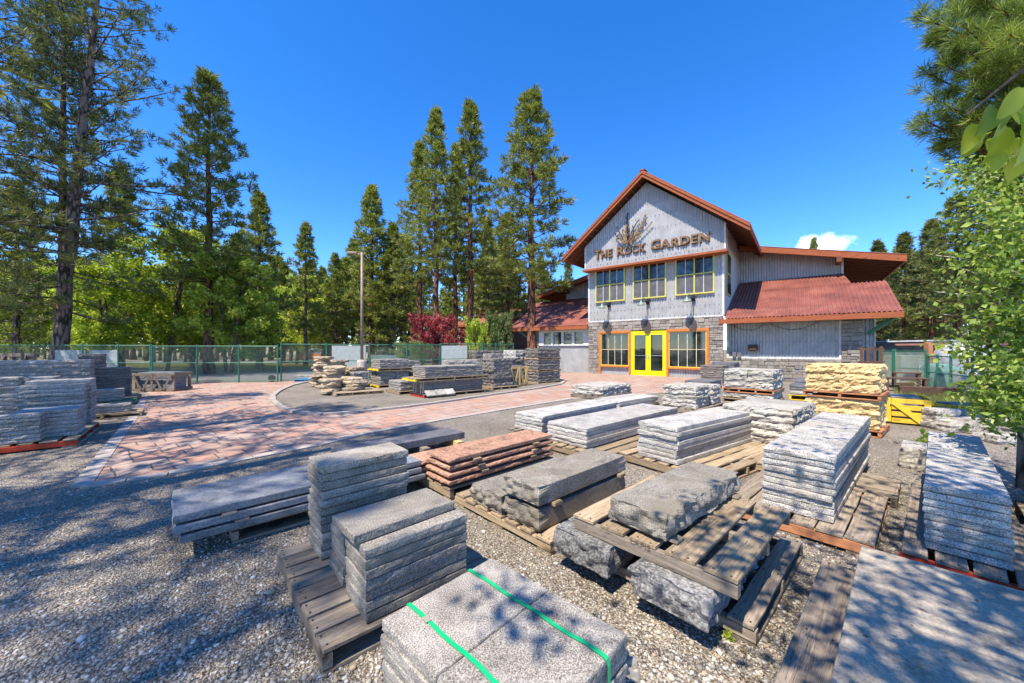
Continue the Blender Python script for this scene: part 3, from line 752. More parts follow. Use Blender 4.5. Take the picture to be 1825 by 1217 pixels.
def veneer(x0, x1, z0, z1, y, holes=(), seed=1, side=None, course=.155):
    """split-stone facing: every stone a little block of its own depth"""
    mb = MB(); rnd = random.Random(seed); z = z0
    while z < z1-.02:
        hz = min(course*rnd.uniform(.7,1.35), z1-z); hz = z1-z if z1-z-hz < .05 else hz
        x = x0
        while x < x1-.01:
            lx = min(rnd.uniform(.14,.40), x1-x); lx = x1-x if x1-x-lx < .1 else lx
            segs = [(x, x+lx)]
            for (hx0, hx1, hz0, hz1) in holes:
                if z < hz1-.02 and z+hz > hz0+.02:
                    ns = []
                    for (a, b_) in segs:
                        if b_ <= hx0 or a >= hx1: ns.append((a, b_)); continue
                        if a < hx0: ns.append((a, hx0))
                        if b_ > hx1: ns.append((hx1, b_))
                    segs = ns
            for (a, b_) in segs:
                if b_-a < .03: continue
                d = rnd.uniform(.0,.045); g_ = .006
                if side is None: mb.box(a+g_, b_-g_, y-.05-d, y+.06, z+g_, z+hz-g_, .012)
                else: mb.box(side-.06, side+.05+d, a+g_, b_-g_, z+g_, z+hz-g_, .012)
            x += lx
        z += hz
    return mb
HOLES = [(-2.93,.97,0,2.56), (.9,3.03,0,2.56)]
bpart(veneer(XL-.02, XR+.02, 0, 3.14, 0, HOLES, 5), 'stone_facing', 'veneer')
k_ = MB(); k_.box(XL, -2.93, .0, .12, 0, 3.15); k_.box(-2.93, 3.03, .0, .12, 2.55, 3.15); k_.box(3.03, XR-.02, .0, .12, 0, 3.15); bpart(k_, 'mortar_backing', 'mortar')
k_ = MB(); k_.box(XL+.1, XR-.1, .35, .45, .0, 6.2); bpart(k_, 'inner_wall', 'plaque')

def window(x0, x1, z0, z1, y, cols, rows, frame, munt, outer=None, thick=.07, lower=None, mull=True):
    """window > pane; the frame stands proud of the wall"""
    mb = MB(); q = thick
    ya, yb = y-.09, y+.05
    mb.box(x0, x1, ya, yb, z1-q, z1, .006); mb.box(x0, x1, ya-.03, yb, z0, z0+q, .006)
    mb.box(x0, x0+q, ya+.003, yb, z0+q, z1-q); mb.box(x1-q, x1, ya+.003, yb, z0+q, z1-q)
    if mull:
        xm = (x0+x1)/2; mb.box(xm-q*.45, xm+q*.45, ya+.006, yb, z0+q, z1-q)
        zm = (z0+z1)/2; mb.box(x0+q, xm-q*.45, ya+.008, yb, zm-q*.4, zm+q*.4); mb.box(xm+q*.45, x1-q, ya+.008, yb, zm-q*.4, zm+q*.4)
    wo_ = bpart(mb, 'window', frame)
    mm = MB()
    for i in range(1, cols):
        x = x0+q + (x1-x0-2*q)*i/cols
        if mull and abs(x-(x0+x1)/2) < .1: continue
        mm.box(x-.014, x+.014, y-.045, y+.03, z0+q, z1-q)
    for j in range(1, rows):
        z = z0+q + (z1-z0-2*q)*j/rows
        if mull and abs(z-(z0+z1)/2) < .1: continue
        mm.box(x0+q, x1-q, y-.048, y+.03, z-.014, z+.014)
    if mm.v: bpart(mm, 'muntins', munt, wo_)
    pm = MB()
    if lower: 
        zm = (z0+z1)/2; pm.box(x0+q*.5, x1-q*.5, y-.03, y+.025, zm, z1-q*.5); bpart(pm, 'pane', 'glass', wo_)
        pm = MB(); pm.box(x0+q*.5, x1-q*.5, y-.034, y+.025, z0+q*.5, zm-.003); bpart(pm, 'insect_screen', 'screen', wo_)
    else: pm.box(x0+q*.5, x1-q*.5, y-.03, y+.025, z0+q*.5, z1-q*.5); bpart(pm, 'pane', 'glass', wo_)
    return wo_
for a in wins: window(*a, 0, 4, 2, 'frame_olive', 'frame_white', lower=True)
for (x0, x1) in ((-2.93,-.97), (.97,3.03)):
    wo_ = window(x0+.11, x1-.11, .52, 2.44, 0, 4, 2, 'crate_yellow', 'muntin', mull=False, thick=.05)
    mb = MB(); mb.box(x0, x1, -.13, .05, 2.43, 2.57, .008); mb.box(x0, x0+.12, -.125, .05, .0, 2.43); mb.box(x1-.12, x1, -.125, .05, .0, 2.43)
    mb.box(x0+.1, x1-.1, -.15, .05, .44, .54, .008); bpart(mb, 'outer_casing', 'frame_orange', wo_)
# yellow double door
for sgn in (-1, 1):
    x0, x1 = (-.90, -.005) if sgn < 0 else (.005, .90); mb = MB()
    mb.box(x0, x0+.13, -.08, -.01, .03, 2.42, .006); mb.box(x1-.13, x1, -.08, -.01, .03, 2.42, .006)
    mb.box(x0+.13, x1-.13, -.078, -.01, 2.29, 2.42); mb.box(x0+.13, x1-.13, -.078, -.01, .03, .30)
    dr = bpart(mb, 'door', 'door_yellow')
    pm = MB(); pm.box(x0+.12, x1-.12, -.05, -.03, .29, 2.30); bpart(pm, 'pane', 'glass', dr)
    hb = MB(); hb.bar((x0+.14,-.10,1.14), (x1-.14,-.10,1.14), .03, .03); hb.tube([(.06*-sgn,-.15,.92),(.06*-sgn,-.15,1.2)], .016, 8); bpart(hb, 'handle', 'steel', dr)
fr_ = MB(); fr_.box(-.96,-.905,-.10,.05,0,2.50); fr_.box(.905,.96,-.10,.05,0,2.50); fr_.box(-.905,.905,-.10,.05,2.43,2.50); bpart(fr_, 'door_frame', 'door_yellow')
st = MB(); st.box(-1.0,1.0,-.25,0,.012,.035); bpart(st, 'threshold', 'concrete')
# side window of the block
mb = MB(); mb.box(XR-.02, XR+.07, .75, 2.05, 4.30, 6.50, .006); sw = bpart(mb, 'window', 'frame_olive')
pm = MB(); pm.box(XR+.0, XR+.078, .83, 1.97, 4.38, 5.36); pm.box(XR, XR+.078, .83, 1.97, 5.44, 6.42); bpart(pm, 'pane', 'glass', sw)
# gable roof
EX, DF, DB, TH = 4.85, -1.10, 9.5, .10
rz_ = lambda x: 11.02 - GS*abs(x-.02)
rf = MB()
for sgn in (-1, 1):
    e = .02+sgn*EX
    corr_roof(rf, (e, DF-.05, rz_(e)), (e, DB, rz_(e)), (.02, DB, rz_(.02)), (.02, DF-.05, rz_(.02)))
    rf.add([(e, DF, rz_(e)-.03), (e, DB, rz_(e)-.03), (.02, DB, rz_(.02)-.03), (.02, DF, rz_(.02)-.03)], [(0,1,2,3)])
rf.bar((.02, DF-.06, rz_(.02)+.03), (.02, DB, rz_(.02)+.03), .3, .05)
roof = bpart(rf, 'roof', 'roofing')
fm_ = MB()
for sgn in (-1, 1):
    e = .02+sgn*EX
    for y0, y1, a, b_ in ((DF-.02, DF+.05, .04, .34), (DF-.06, DF-.022, .02, .16)):
        fm_.prism([(.02, rz_(.02)-a), (e, rz_(e)-a), (e, rz_(e)-b_), (.02, rz_(.02)-b_)], y0, y1)
    fm_.bar((e-sgn*.02, DF+.055, rz_(e)-.16), (e-sgn*.02, DB, rz_(e)-.16), .05, .24)
bpart(fm_, 'fascia', 'fascia', roof)
so = MB()
for sgn in (-1, 1):
    e = .02+sgn*(EX-.05)
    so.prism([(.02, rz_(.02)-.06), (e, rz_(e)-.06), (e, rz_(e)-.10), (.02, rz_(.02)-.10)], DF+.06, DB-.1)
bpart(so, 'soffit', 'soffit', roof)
ra = MB()
for sgn in (-1, 1):
    for k in range(13):
        x = .02+sgn*(.35+k*.36); z = rz_(x)-.19
        ra.obox((x, (DF-.40)/2-.02, z), Vector((.025,0,-sgn*GS*.025)), Vector((0,.34,0)), Vector((sgn*GS*.05,0,.062))) 
    for k in range(12):
        y = .2+k*.75; xa = .02+sgn*3.62; xb = .02+sgn*(EX-.08); ra.bar((xa, y, rz_(xa)-.19), (xb, y, rz_(xb)-.19), .05, .14)
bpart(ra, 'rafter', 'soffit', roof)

# right wing: lean-to under a rust red roof, low gable roof behind
w_ = MB(); corr(w_, 3.75, 8.02, 1.10, 3.4, .80); corr(w_, 3.6, 8.4, 5.3, lambda x: 7.48-.212*(x-3.6), 5.5); corr_side(w_, 5.5, 13, 4.4, 6.45, 8.4)
corr_side(w_, .9, 9, 0.0, 3.4, 9.12); corr(w_, 8.75, 9.12, 0.0, 3.3, .95)
bpart(w_, 'wing_siding', 'siding')
for q in ((3.70,8.06,.72,.80,1.04,1.12), (7.98,8.06,.74,.8,1.121,3.3), (3.68,3.78,.73,.8,1.121,3.4), (8.34,8.44,5.44,5.5,5.3,6.4)): bpart(MB().box(*q), 'wing_trim', 'frame_white')
bpart(veneer(3.68, 8.06, 0, 1.04, .78, (), 8), 'stone_base', 'veneer')
bpart(veneer(8.06, 8.75, 0, 3.2, .70, (), 9), 'stone_pillar', 'veneer')
k_ = MB(); k_.box(3.7, 8.7, .82, .95, 0, 3.2); k_.box(8.1,8.7,.72,.82,0,3.2); bpart(k_, 'wing_core', 'mortar')
RE, RZ0, RSL = -.10, 3.00, .455
zr = lambda y: RZ0 + RSL*(y-RE)
rf = MB(); corr_roof(rf, (3.70, RE, zr(RE)), (9.80, RE, zr(RE)), (9.80, 3.7, zr(3.7)), (3.70, 3.7, zr(3.7)))
corr_roof(rf, (3.70, 3.60, zr(3.6)+.022), (8.62, 3.60, zr(3.6)+.022), (8.42, 5.46, zr(5.46)), (3.70, 5.46, zr(5.46)))
corr_roof(rf, (3.45, RE, zr(RE)), (3.69, RE, zr(RE)), (3.69, -.06, zr(-.06)), (3.45, -.06, zr(-.06)))
wr = bpart(rf, 'wing_roof', 'roofing')
fm_ = MB(); fm_.box(3.47, 9.82, RE-.03, RE+.03, zr(RE)-.26, zr(RE)-.03, .004); fm_.prism([(RE+.04, zr(RE)-.22), (3.6, zr(3.6)-.22), (3.6, zr(3.6)-.03), (RE+.04, zr(RE)-.03)], 9.76, 9.82, 'x')
bpart(fm_, 'fascia', 'fascia', wr)
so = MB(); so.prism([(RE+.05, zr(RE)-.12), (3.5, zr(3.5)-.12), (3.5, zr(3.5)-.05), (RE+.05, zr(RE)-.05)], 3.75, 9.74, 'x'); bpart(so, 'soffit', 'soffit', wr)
mb = MB(); mb.bar((8.9, .75, 2.15), (9.7, .2, 2.85), .12, .12); bpart(mb, 'eave_brace', 'fence_green')
# low gable roof of the hall behind
mz = lambda x: 8.52 - .238*abs(x)
rf = MB()
for sgn in (-1, 1):
    e = sgn*10.6; i_ = sgn*3.9 if sgn > 0 else sgn*3.9
    corr_roof(rf, (e, 4.5, mz(e)), (e, 17, mz(e)), (0, 17, mz(0)), (0, 4.5, mz(0)))
hr = bpart(rf, 'hall_roof', 'roofing')
for sgn in (-1, 1):
    fm_ = MB(); so = MB(); ra = MB(); e = sgn*10.6
    fm_.prism([(sgn*3.8, mz(3.8)-.04), (e, mz(e)-.04), (e, mz(e)-.34), (sgn*3.8, mz(3.8)-.34)], 4.46, 4.54)
    fm_.bar((e, 4.55, mz(e)-.16), (e, 17, mz(e)-.16), .05, .22)
    so.prism([(sgn*3.7, mz(3.7)-.09), (e*.995, mz(e)-.09), (e*.995, mz(e)-.15), (sgn*3.7, mz(3.7)-.15)], 4.56, 16.9)
    ra.bar((sgn*8.2, 4.40, mz(8.2)-.45), (sgn*8.2, 5.5, mz(8.2)-.45), .2, .26)
    for k in range(16): ra.bar((sgn*8.45, 4.9+k*.75, mz(8.45)-.22), (sgn*10.5, 4.9+k*.75, mz(10.5)-.22), .05, .12)
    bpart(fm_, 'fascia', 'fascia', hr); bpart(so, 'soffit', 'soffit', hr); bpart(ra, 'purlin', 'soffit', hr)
# left wing
w_ = MB(); corr(w_, -7.6, XL, 0.0, 1.72, .45); corr(w_, -8.4, -3.6, 5.2, lambda x: 7.48+.212*(x+3.6), 5.5); corr_side(w_, .5, 9, 0, 3.1, -8.1)
bpart(w_, 'wing_siding', 'siding')
mb = MB(); mb.box(-7.62, -7.3, .37, .5, 1.72, 2.9); xs = [-7.3, -6.55, -5.75, -4.95, -4.15]
for i, x in enumerate(xs): mb.box(x-.09, x+.09, .38, .5, 1.82, 2.62)
mb.box(-7.3, XL, .37, .5, 2.62, 2.9); mb.box(-7.3, XL, .35, .5, 1.72, 1.82); mb.box(-4.06, XL-.02, .38, .5, 1.82, 2.62)
lw = bpart(mb, 'window', 'frame_white'); pm = MB(); pm.box(-7.3, -4.1, .46, .495, 1.82, 2.62); bpart(pm, 'pane', 'glass', lw)
bpart(veneer(-8.2, -7.62, 0, 2.9, .42, (), 10), 'stone_pillar', 'veneer')
rf = MB(); corr_roof(rf, (-9.98, RE, zr(RE)), (-3.66, RE, zr(RE)), (-3.66, 5.46, zr(5.46)), (-10.9, 5.46, zr(5.46)), .12, .008)
wl = bpart(rf, 'wing_roof', 'roofing')
fm_ = MB(); fm_.box(-10.0, -3.68, RE-.03, RE+.03, zr(RE)-.25, zr(RE)-.03, .004); fm_.prism([(RE+.04, zr(RE)-.25), (5.4, zr(5.4)-.25), (5.4, zr(5.4)-.03), (RE+.04, zr(RE)-.03)], -10.02, -9.96, 'x'); bpart(fm_, 'fascia', 'fascia', wl)
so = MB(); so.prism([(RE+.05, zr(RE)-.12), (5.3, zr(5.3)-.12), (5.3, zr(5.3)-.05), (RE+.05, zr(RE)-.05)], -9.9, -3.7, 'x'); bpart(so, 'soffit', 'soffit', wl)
mb = MB(); mb.bar((-8.5, .5, 2.2), (-9.3, .1, 2.85), .1, .1); bpart(mb, 'eave_brace', 'fence_green')
# cable, meter boxes, red utility box on the right wing wall
mb = MB()
for (xa, xb, za, zb_, s_) in ((3.9, 5.4, 2.78, 2.80, .35), (5.4, 7.4, 2.80, 2.82, .4)):
    mb.tube([(xa+(xb-xa)*q/10, .70, za+(zb_-za)*q/10 - s_*4*(q/10)*(1-q/10)) for q in range(11)], .012, 5)
bpart(mb, 'cable', 'iron')
mb = MB(); mb.box(4.62,5.02,.62,.78,1.40,1.72,.01); mb.box(4.68,4.96,.57,.62,1.46,1.60); bpart(mb, 'utility_box', 'wood_dark')
mb = MB(); mb.box(3.95,4.12,.6,.77,1.12,1.34,.01); mb.box(4.16,4.33,.6,.77,1.10,1.32,.01); bpart(mb, 'meter_box', 'slate')
def inb(x, y, z): 
    c, s = math.cos(BA), math.sin(BA); return (BO.x + x*c - y*s, BO.y + x*s + y*c, z)

# rows of dark fasteners on the siding
mb = MB(); rnd = random.Random(2)
for z in (3.30, 3.75, 4.2, 5.3, 6.05):
    for k in range(34):
        x = XL+.15+k*.21
        if any(a-.1 < x < b_+.1 and c-.1 < z < d+.1 for a, b_, c, d in wins): continue
        mb.box(x-.014, x+.014, -.03, 0, z-.014, z+.014)
for z in (6.5, 7.2, 8.0, 8.7, 9.4):
    for k in range(34):
        x = -3.5+k*.21
        if z < gz(x)-.25: mb.box(x-.014, x+.014, -.48, -.45, z-.014, z+.014)
for z in (1.3, 1.85, 2.4, 2.9):
    for k in range(20): mb.box(3.9+k*.21-.014, 3.9+k*.21+.014, .765, .8, z-.014, z+.014)
bpart(mb, 'rivet', 'iron')['kind'] = 'stuff'
# sign: raised letters and a spiky plant emblem on the gable wall
sg = thing('sign', 'raised golden letters THE ROCK GARDEN with spiky plant emblem on gable', 'sign', inb(0, -.47, 6.85), BA)
def text_mesh(body, size, ext, bev, off=0.0, space=1.0, word=1.0):
    cu = bpy.data.curves.new('t', 'FONT'); cu.body = body; cu.size = size; cu.extrude = ext; cu.bevel_depth = bev; cu.offset = off
    cu.space_character = space; cu.space_word = word; cu.align_x = 'CENTER'; cu.resolution_u = 4
    ob = bpy.data.objects.new('t', cu); COL.objects.link(ob); dg = bpy.context.evaluated_depsgraph_get()
    me = bpy.data.meshes.new_from_object(ob.evaluated_get(dg)); bpy.data.objects.remove(ob); return me
def flat_text(name, body, width, height, ext, m, parent, loc, rot, off=.0, space=1.06):
    me = text_mesh(body, 1.0, ext, 0.0, off, space); co = np.array([v.co[:] for v in me.vertices]); mn, mx_ = co.min(0), co.max(0)
    sx, sy = width/(mx_[0]-mn[0]), height/(mx_[1]-mn[1]); cx = (mx_[0]+mn[0])/2
    for v in me.vertices: v.co = ((v.co.x-cx)*sx, (v.co.y-mn[1])*sy, v.co.z)
    me.materials.clear(); o = link(name, me, m, parent, loc); o.rotation_euler = rot; return o
# serifs and strokes: each word in bold capitals with larger initials
for word, x0, x1, big in (('T', -3.02, -2.62, 1.12), ('HE', -2.58, -1.93, .95), ('R', -1.62, -1.20, 1.12), ('OCK', -1.17, -.02, .95), ('G', .28, .74, 1.12), ('ARDEN', .80, 3.10, .95)):
    o_ = flat_text('lettering', word, x1-x0, .46*big, .045, M['letters'], sg, ((x0+x1)/2, -.045, 0.0), (R(90), 0, 0), off=.016, space=1.1)
    flat_text('letter_shadow', word, x1-x0+.07, .46*big+.06, .02, M['letter_shade'], sg, ((x0+x1)/2+.015, .0, -.035), (R(90), 0, 0), off=.045, space=1.1)  # larger dark copy set low behind the word, standing in for its shadow
def blade(mb, a, b, wd, y, thick=.04, bend=0.0):
    a, b = Vector((a[0], a[1])), Vector((b[0], b[1])); d = b-a; s = Vector((-d.y, d.x)).normalized(); L = []; Rr = []
    for q in np.linspace(0, 1, 7):
        c = a + d*q + s*bend*4*q*(1-q); ww = wd*(math.sin(math.pi*min(1, .15+.85*q))**.8)*.5+.004
        L.append(c+s*ww); Rr.append(c-s*ww)
    n = len(L)
    v = [(p.x, y, p.y) for p in L] + [(p.x, y, p.y) for p in Rr] + [(p.x, y-thick, p.y) for p in L] + [(p.x, y-thick, p.y) for p in Rr]; f = []
    for i in range(n-1):
        f += [(2*n+i, 2*n+i+1, 3*n+i+1, 3*n+i), (i, i+1, 2*n+i+1, 2*n+i), (n+i, n+i+1, 3*n+i+1, 3*n+i), (i, n+i, n+i+1, i+1)]
    mb.add(v, f)
e1, e2 = MB(), MB(); E0 = Vector((-.93, .52)); rnd = random.Random(6)
def spray(mb, tip, wd, bend, barbs, y):
    """one thin stem with little side barbs"""
    tip = Vector(tip); blade(mb, E0, tip, wd, y, bend=bend); d = tip-E0; s = Vector((-d.y, d.x)).normalized()
    for k in range(barbs):
        q = .35+.55*k/max(1, barbs-1); c = E0+d*q+s*bend*4*q*(1-q); sg_ = 1 if k % 2 else -1
        blade(mb, c, c+d.normalized()*(.22-.1*q)+s*sg_*(.17-.09*q), wd*.6, y-.006*(k+1))
for k, (tip, wd, bd, nb_) in enumerate((((-1.00,2.34),.085,.05,7), ((-.36,1.78),.06,.10,3), ((-1.72,1.22),.07,.05,3), ((-1.55,1.66),.05,.08,2))): spray(e1, tip, wd, bd, nb_, -.02-.05*k)
for k, (tip, wd, bd, nb_) in enumerate((((.06,2.02),.10,-.10,6), ((.42,1.50),.05,-.06,2), ((-1.48,1.02),.10,.06,2), ((-1.22,1.34),.11,.07,3), ((-.98,1.55),.09,.05,3), ((-.55,1.25),.07,-.05,2))): spray(e2, tip, wd, bd, nb_, -.06-.05*k)
e1.build('emblem_stem', M['iron'], sg); e2.build('emblem_feather', M['letters'], sg)
# gooseneck lamps with hanging oval plaques
for x, side in ((-2.31, 'left of the doors'), (-.03, 'above the yellow doors'), (2.29, 'right of the doors')):
    l = thing('wall_lamp', 'gray green gooseneck lamp on the facade ' + side, 'wall lamp', inb(x, 0, 4.08), BA, 'gooseneck lamps on the facade')
    mb = MB(); mb.box(-.09,.09,-.10,-.02,-.10,.14,.01); mb.box(-.07,.11,-.2,-.10,.02,.16,.01); mb.build('mount', M['iron'], l)
    mb = MB(); mb.tube([(-.02,-.1,.05),(-.06,-.3,.20),(-.12,-.5,.22),(-.16,-.62,.14),(-.17,-.64,.0)], .018, 6); mb.build('arm', M['lamp_green'], l)
    mb = MB(); mb.lathe([(.03,.08),(.05,.02),(.10,-.05),(.21,-.16),(.215,-.18)], 16, (-.17,-.64,0)); mb.build('shade', M['lamp_green'], l, True)
    p = thing('hanging_plaque', 'dark oval plaque hanging from the lamp ' + side, 'plaque', inb(x, -.14, 2.71), BA, 'oval plaques below the lamps')
    mb = MB(); mb.prism([(.19*math.cos(a), .36*math.sin(a)) for a in np.linspace(0, 2*math.pi, 25)[:-1]], -.025, .025); mb.build('plaque', M['plaque'], p)
    mb = MB(); mb.tube([(0,0,.35),(.01,.02,1.30)], .014, 6); mb.build('rod', M['iron'], p)
# the long wing behind on the left: its own building with a red roof in tree shade
lb = thing('side_building', 'long brown board building with red metal roof behind left wing', 'building', inb(-9.9, 7.0, 0), BA)
mb = MB(); mb.box(-12.5, 0, 0, 9, 0, 4.1); mb.build('wall', M['shed'], lb)
mb = MB(); corr_roof(mb, (-13.3, -.9, 4.05), (1.2, -.9, 4.05), (2.4, 4.5, 6.35), (-11.2, 4.5, 6.35), .3, .02); corr_roof(mb, (-13.3, 9.9, 4.05), (1.2, 9.9, 4.05), (2.4, 4.5, 6.35), (-11.2, 4.5, 6.35), .3, .02); mb.build('roof', M['roofing'], lb)
mb = MB(); mb.box(-13.3, 1.2, -.95, -.88, 3.82, 4.03); mb.build('fascia', M['fascia'], lb)
# ------------------------------------------------------------------ near stacks
GRAY, FL, DK, DS = M['gray_granite'], M['flamed'], M['dark_granite'], M['dark_split']
# pallet of three stacks of small gray slabs, left front
o1 = P(574, 1160, .125); f2 = P(495, 981, .125)
A1 = math.atan2(f2.y-o1.y, f2.x-o1.x) - math.pi/2
fp = Frame((o1.x, o1.y), A1, 1.02, 1.12, 0, .125)
pallet(fp, 'weathered pallet carrying three stacks of small gray slabs', nb=8, bw=.125, nr=3, seed=3, nails=True)
s3 = Frame(P(652,1115.5,.125)[:2], A1, .60, .31, .126, .506)
stack(s3, 7, GRAY, 'the near gray stack with the skewed top', group='small gray slabs on the front left pallet', amp=.0042, res=.022, jit=.007)
tp = s3.sub(-.03, .02, .60, .31, .507, .562, R(3))
tp.o = tp.o + tp.ey*.05
stack(tp, 1, GRAY, 'gray slab lying skewed on top of the near gray stack', group='small gray slabs on the front left pallet', amp=.004, res=.02, name='stone_slab', cat='stone slab')
stack(s3.sub(.01, .375, .58, .27, .126, .406), 5, GRAY, 'the low gray stack between two taller ones', group='small gray slabs on the front left pallet', amp=.0042, res=.025, jit=.006)
s2 = fr((573,832), right=(721,801), left=(551,813), vb=999, zb=.126); s2.ang = (s2.ang+A1*2)/3 if abs(s2.ang-A1) < .3 else s2.ang
s2 = Frame(s2.o, s2.ang, .60, .31, .126, s2.z1)
stack(s2, 11, GRAY, 'the tallest small gray stack', group='small gray slabs on the front left pallet', amp=.0042, res=.025, jit=.008)
# bluestone slabs behind it
s1 = fr((311,921), left=(320,872), right=(551,864), zt=.324, L=1.92); s1.z0 = .13
fpb = s1.sub(.32, .02, 1.15, .70, 0, .125)
pallet(fpb, 'gray pallet under the three long bluestone slabs', along='x', nb=6, nr=3, seed=5, nails=True)
for k, (za, zb_) in enumerate(((.268,.324), (.199,.25), (.13,.181))):
    stack(s1.sub(.012*k*(-1)**k, -.015*k, 1.92, .66, za, zb_+.004), 1, M['bluestone'], ('topmost', 'middle', 'lowest')[k] + ' long bluestone slab left of the gray stacks', amp=.006, res=.06, rough='x', group='long bluestone slabs', cat='stone slab')
spacers(s1, .2495, .018, M['wood_gray'], ['left spacer stick under the top bluestone slab', 'right spacer stick under the top bluestone slab'], (.16,.8))
spacers(s1, .1805, .018, M['wood_gray'], ['left spacer stick under the middle bluestone slab', 'right spacer stick under the middle bluestone slab'], (.2,.84))
# strapped double stack at the bottom edge
A4p = [P(681,1103,.40), P(871,996,.40), P(966,1056,.40), P(1086,1150,.40)]
ang4 = math.atan2(A4p[1].y-A4p[0].y, A4p[1].x-A4p[0].x)
e4 = Vector((math.cos(ang4), math.sin(ang4))); s4 = Vector((math.sin(ang4), -math.cos(ang4)))
o4 = A4p[0].xy + s4*.76
f4 = Frame(o4, ang4, .61, .76, .125, .40)
stack(f4, 5, FL, 'the strapped gray stack', names=('near', 'far'), cols=(1,2), group='strapped gray granite slabs', amp=.005, res=.02, jit=.003, cgap=.006, chip=.003)
pallet(Frame(o4 - e4*.05 - s4*.0, ang4, .78, .80, 0, .125).sub(-.1, -.06, .82, .86, 0, .125), 'pallet under the green strapped granite slabs', along='y', nb=6, nr=3, seed=9, nails=True)
def strap(xs, lab, clip=None):
    root = thing('strap', lab, 'strap', f4.at(xs, .38, .40), ang4, 'green straps round the granite slabs'); mb = MB()
    path = [(0, -.395, -.27), (0, -.39, -.02), (0, -.383, .0015), (0, -.372, .0055)] + [(.004*math.sin(q*1.7), -.372+.744*q/10, .0055+.0012*math.sin(q*2.1)) for q in range(1, 10)] + [(0, .372, .0055), (0, .383, .0015), (0, .39, -.02), (0, .395, -.27)]
    v = []; 
    for (x, y, z) in path: v += [(x-.009, y, z), (x+.009, y, z)]
    n = len(path); mb.add(v, [(2*i, 2*i+1, 2*i+3, 2*i+2) for i in range(n-1)])
    o = mb.build('band', M['strap'], root); so_ = o.modifiers.new('s', 'SOLIDIFY'); so_.thickness = .0012; so_.offset = 1
    if clip is not None:
        mb = MB(); mb.box(-.0115,.0115, clip-.018, clip+.018, .0062, .0095, .001); mb.build('seal', M['white_plastic'], root)
pa, pb = P(731,1080,.40), P(837,1017,.40)
xa = (pa.xy-f4.o).dot(f4.ex); xb = (pb.xy-f4.o).dot(f4.ex)
strap(xa, 'bright green strap with a pale metal seal', .24); strap(xb, 'bright green strap without a seal')
# crumpled film at the corner of the strapped stack
def film():
    """bunched packing film: folds gathered at the strap, fanning out over the pallet edge"""
    rp = P(1078,1180,.25); mb = MB(); rnd = random.Random(4); nu, nv_ = 34, 9; v = []
    for j in range(nv_):
        t = j/(nv_-1)
        for i in range(nu):
            s = i/(nu-1); a = ang4 - .55 + (s-.5)*1.1; fold = math.sin(s*38+t*2)*.011*(.35+t) + rnd.uniform(-.003,.003)
            rad_ = .015+.10*t*(1+.18*math.sin(s*9)); z = .03-.02*t-.075*t*t*abs(s-.5) + fold + .018*math.sin(t*6+s*4)
            w_ = .35+.65*t
            v.append((math.cos(a)*rad_*1.0 - math.sin(a)*(s-.5)*.06*w_, math.sin(a)*rad_ + math.cos(a)*(s-.5)*.06*w_, z))
    mb.add(v, [(j*nu+i, j*nu+i+1, (j+1)*nu+i+1, (j+1)*nu+i) for j in range(nv_-1) for i in range(nu-1)])
    o = mb.build('packing_film', M['white_plastic'], None, True, rp); so_ = o.modifiers.new('s', 'SOLIDIFY'); so_.thickness = .002
    tag(o, 'crumpled pale packing film at the corner of the strapped slabs', 'packing film')
film()
# brown sandstone slabs on spacers
s5 = fr((800,819), right=(983,774), left=(765,802.5), vb=869.5, zb=.125)
pallet(s5.sub(.0,-.02,1.55,.95,0,.125), 'low pallet under the brown sandstone slabs', 'wood_tan', nb=6, nr=3, seed=4)
hs_ = (s5.z1-s5.z0)/4
for k in range(4):
    z1 = s5.z1-k*hs_
    stack(s5.sub(.02*(k % 2)-.01*k, -.01*k, s5.L, s5.W, z1-.045, z1), 1, M['brown_stone'], ORD[k].replace('fourth','lowest') + ' slab of the long brown sandstone stack', amp=.012, res=.03, rough='xy' if k else 'x', group='long brown sandstone slabs', cat='stone slab', chip=.006)
    if k < 3: spacers(s5.sub(0,0,s5.L,s5.W,0,1), z1-hs_+.0005, hs_-.046, M['wood_tan'], [f'{w} wooden block under the {ORD[k]} brown slab' for w in ('left', 'right')], (.22+.03*k,.80-.02*k))
for k in range(2):
    z1 = s5.z1-(k+2)*hs_+.03
    stack(s5.sub(-.05-.03*k, s5.W+.03, s5.L*.9, .33, z1-.05, z1), 1, M['brown_stone'], ('upper', 'lower')[k]+' brown slab on the far side of the sandstone stack', amp=.012, res=.035, rough='xy', group='long brown sandstone slabs', cat='stone slab', chip=.006)
# dark slab on timbers behind
s6 = fr((827.5,769.6), left=(803.4,762), vb=780.6, zb=.125, L=1.8, az=49)
s6.o = s6.o - s6.ex*1.8; s6.z0 = s6.z1-.10
stack(s6, 1, M['slate'], 'long charcoal slab lying on timbers behind the gray stacks', amp=.006, res=.05, rough='x', cat='stone slab')
for k, x in enumerate((.55, 1.1, 1.65)):
    mb = MB(); mb.box(-.05,.05,-.32,.45,0,.118,.005); tag(mb.build('timber', M['wood_new'] if k == 2 else M['wood_gray'], None, False, s6.at(x, .2, .0), s6.ang), ['gray timber under the hidden end of the charcoal slab','middle gray timber under the charcoal slab','yellow timber under the right end of the charcoal slab'][k], 'timber')
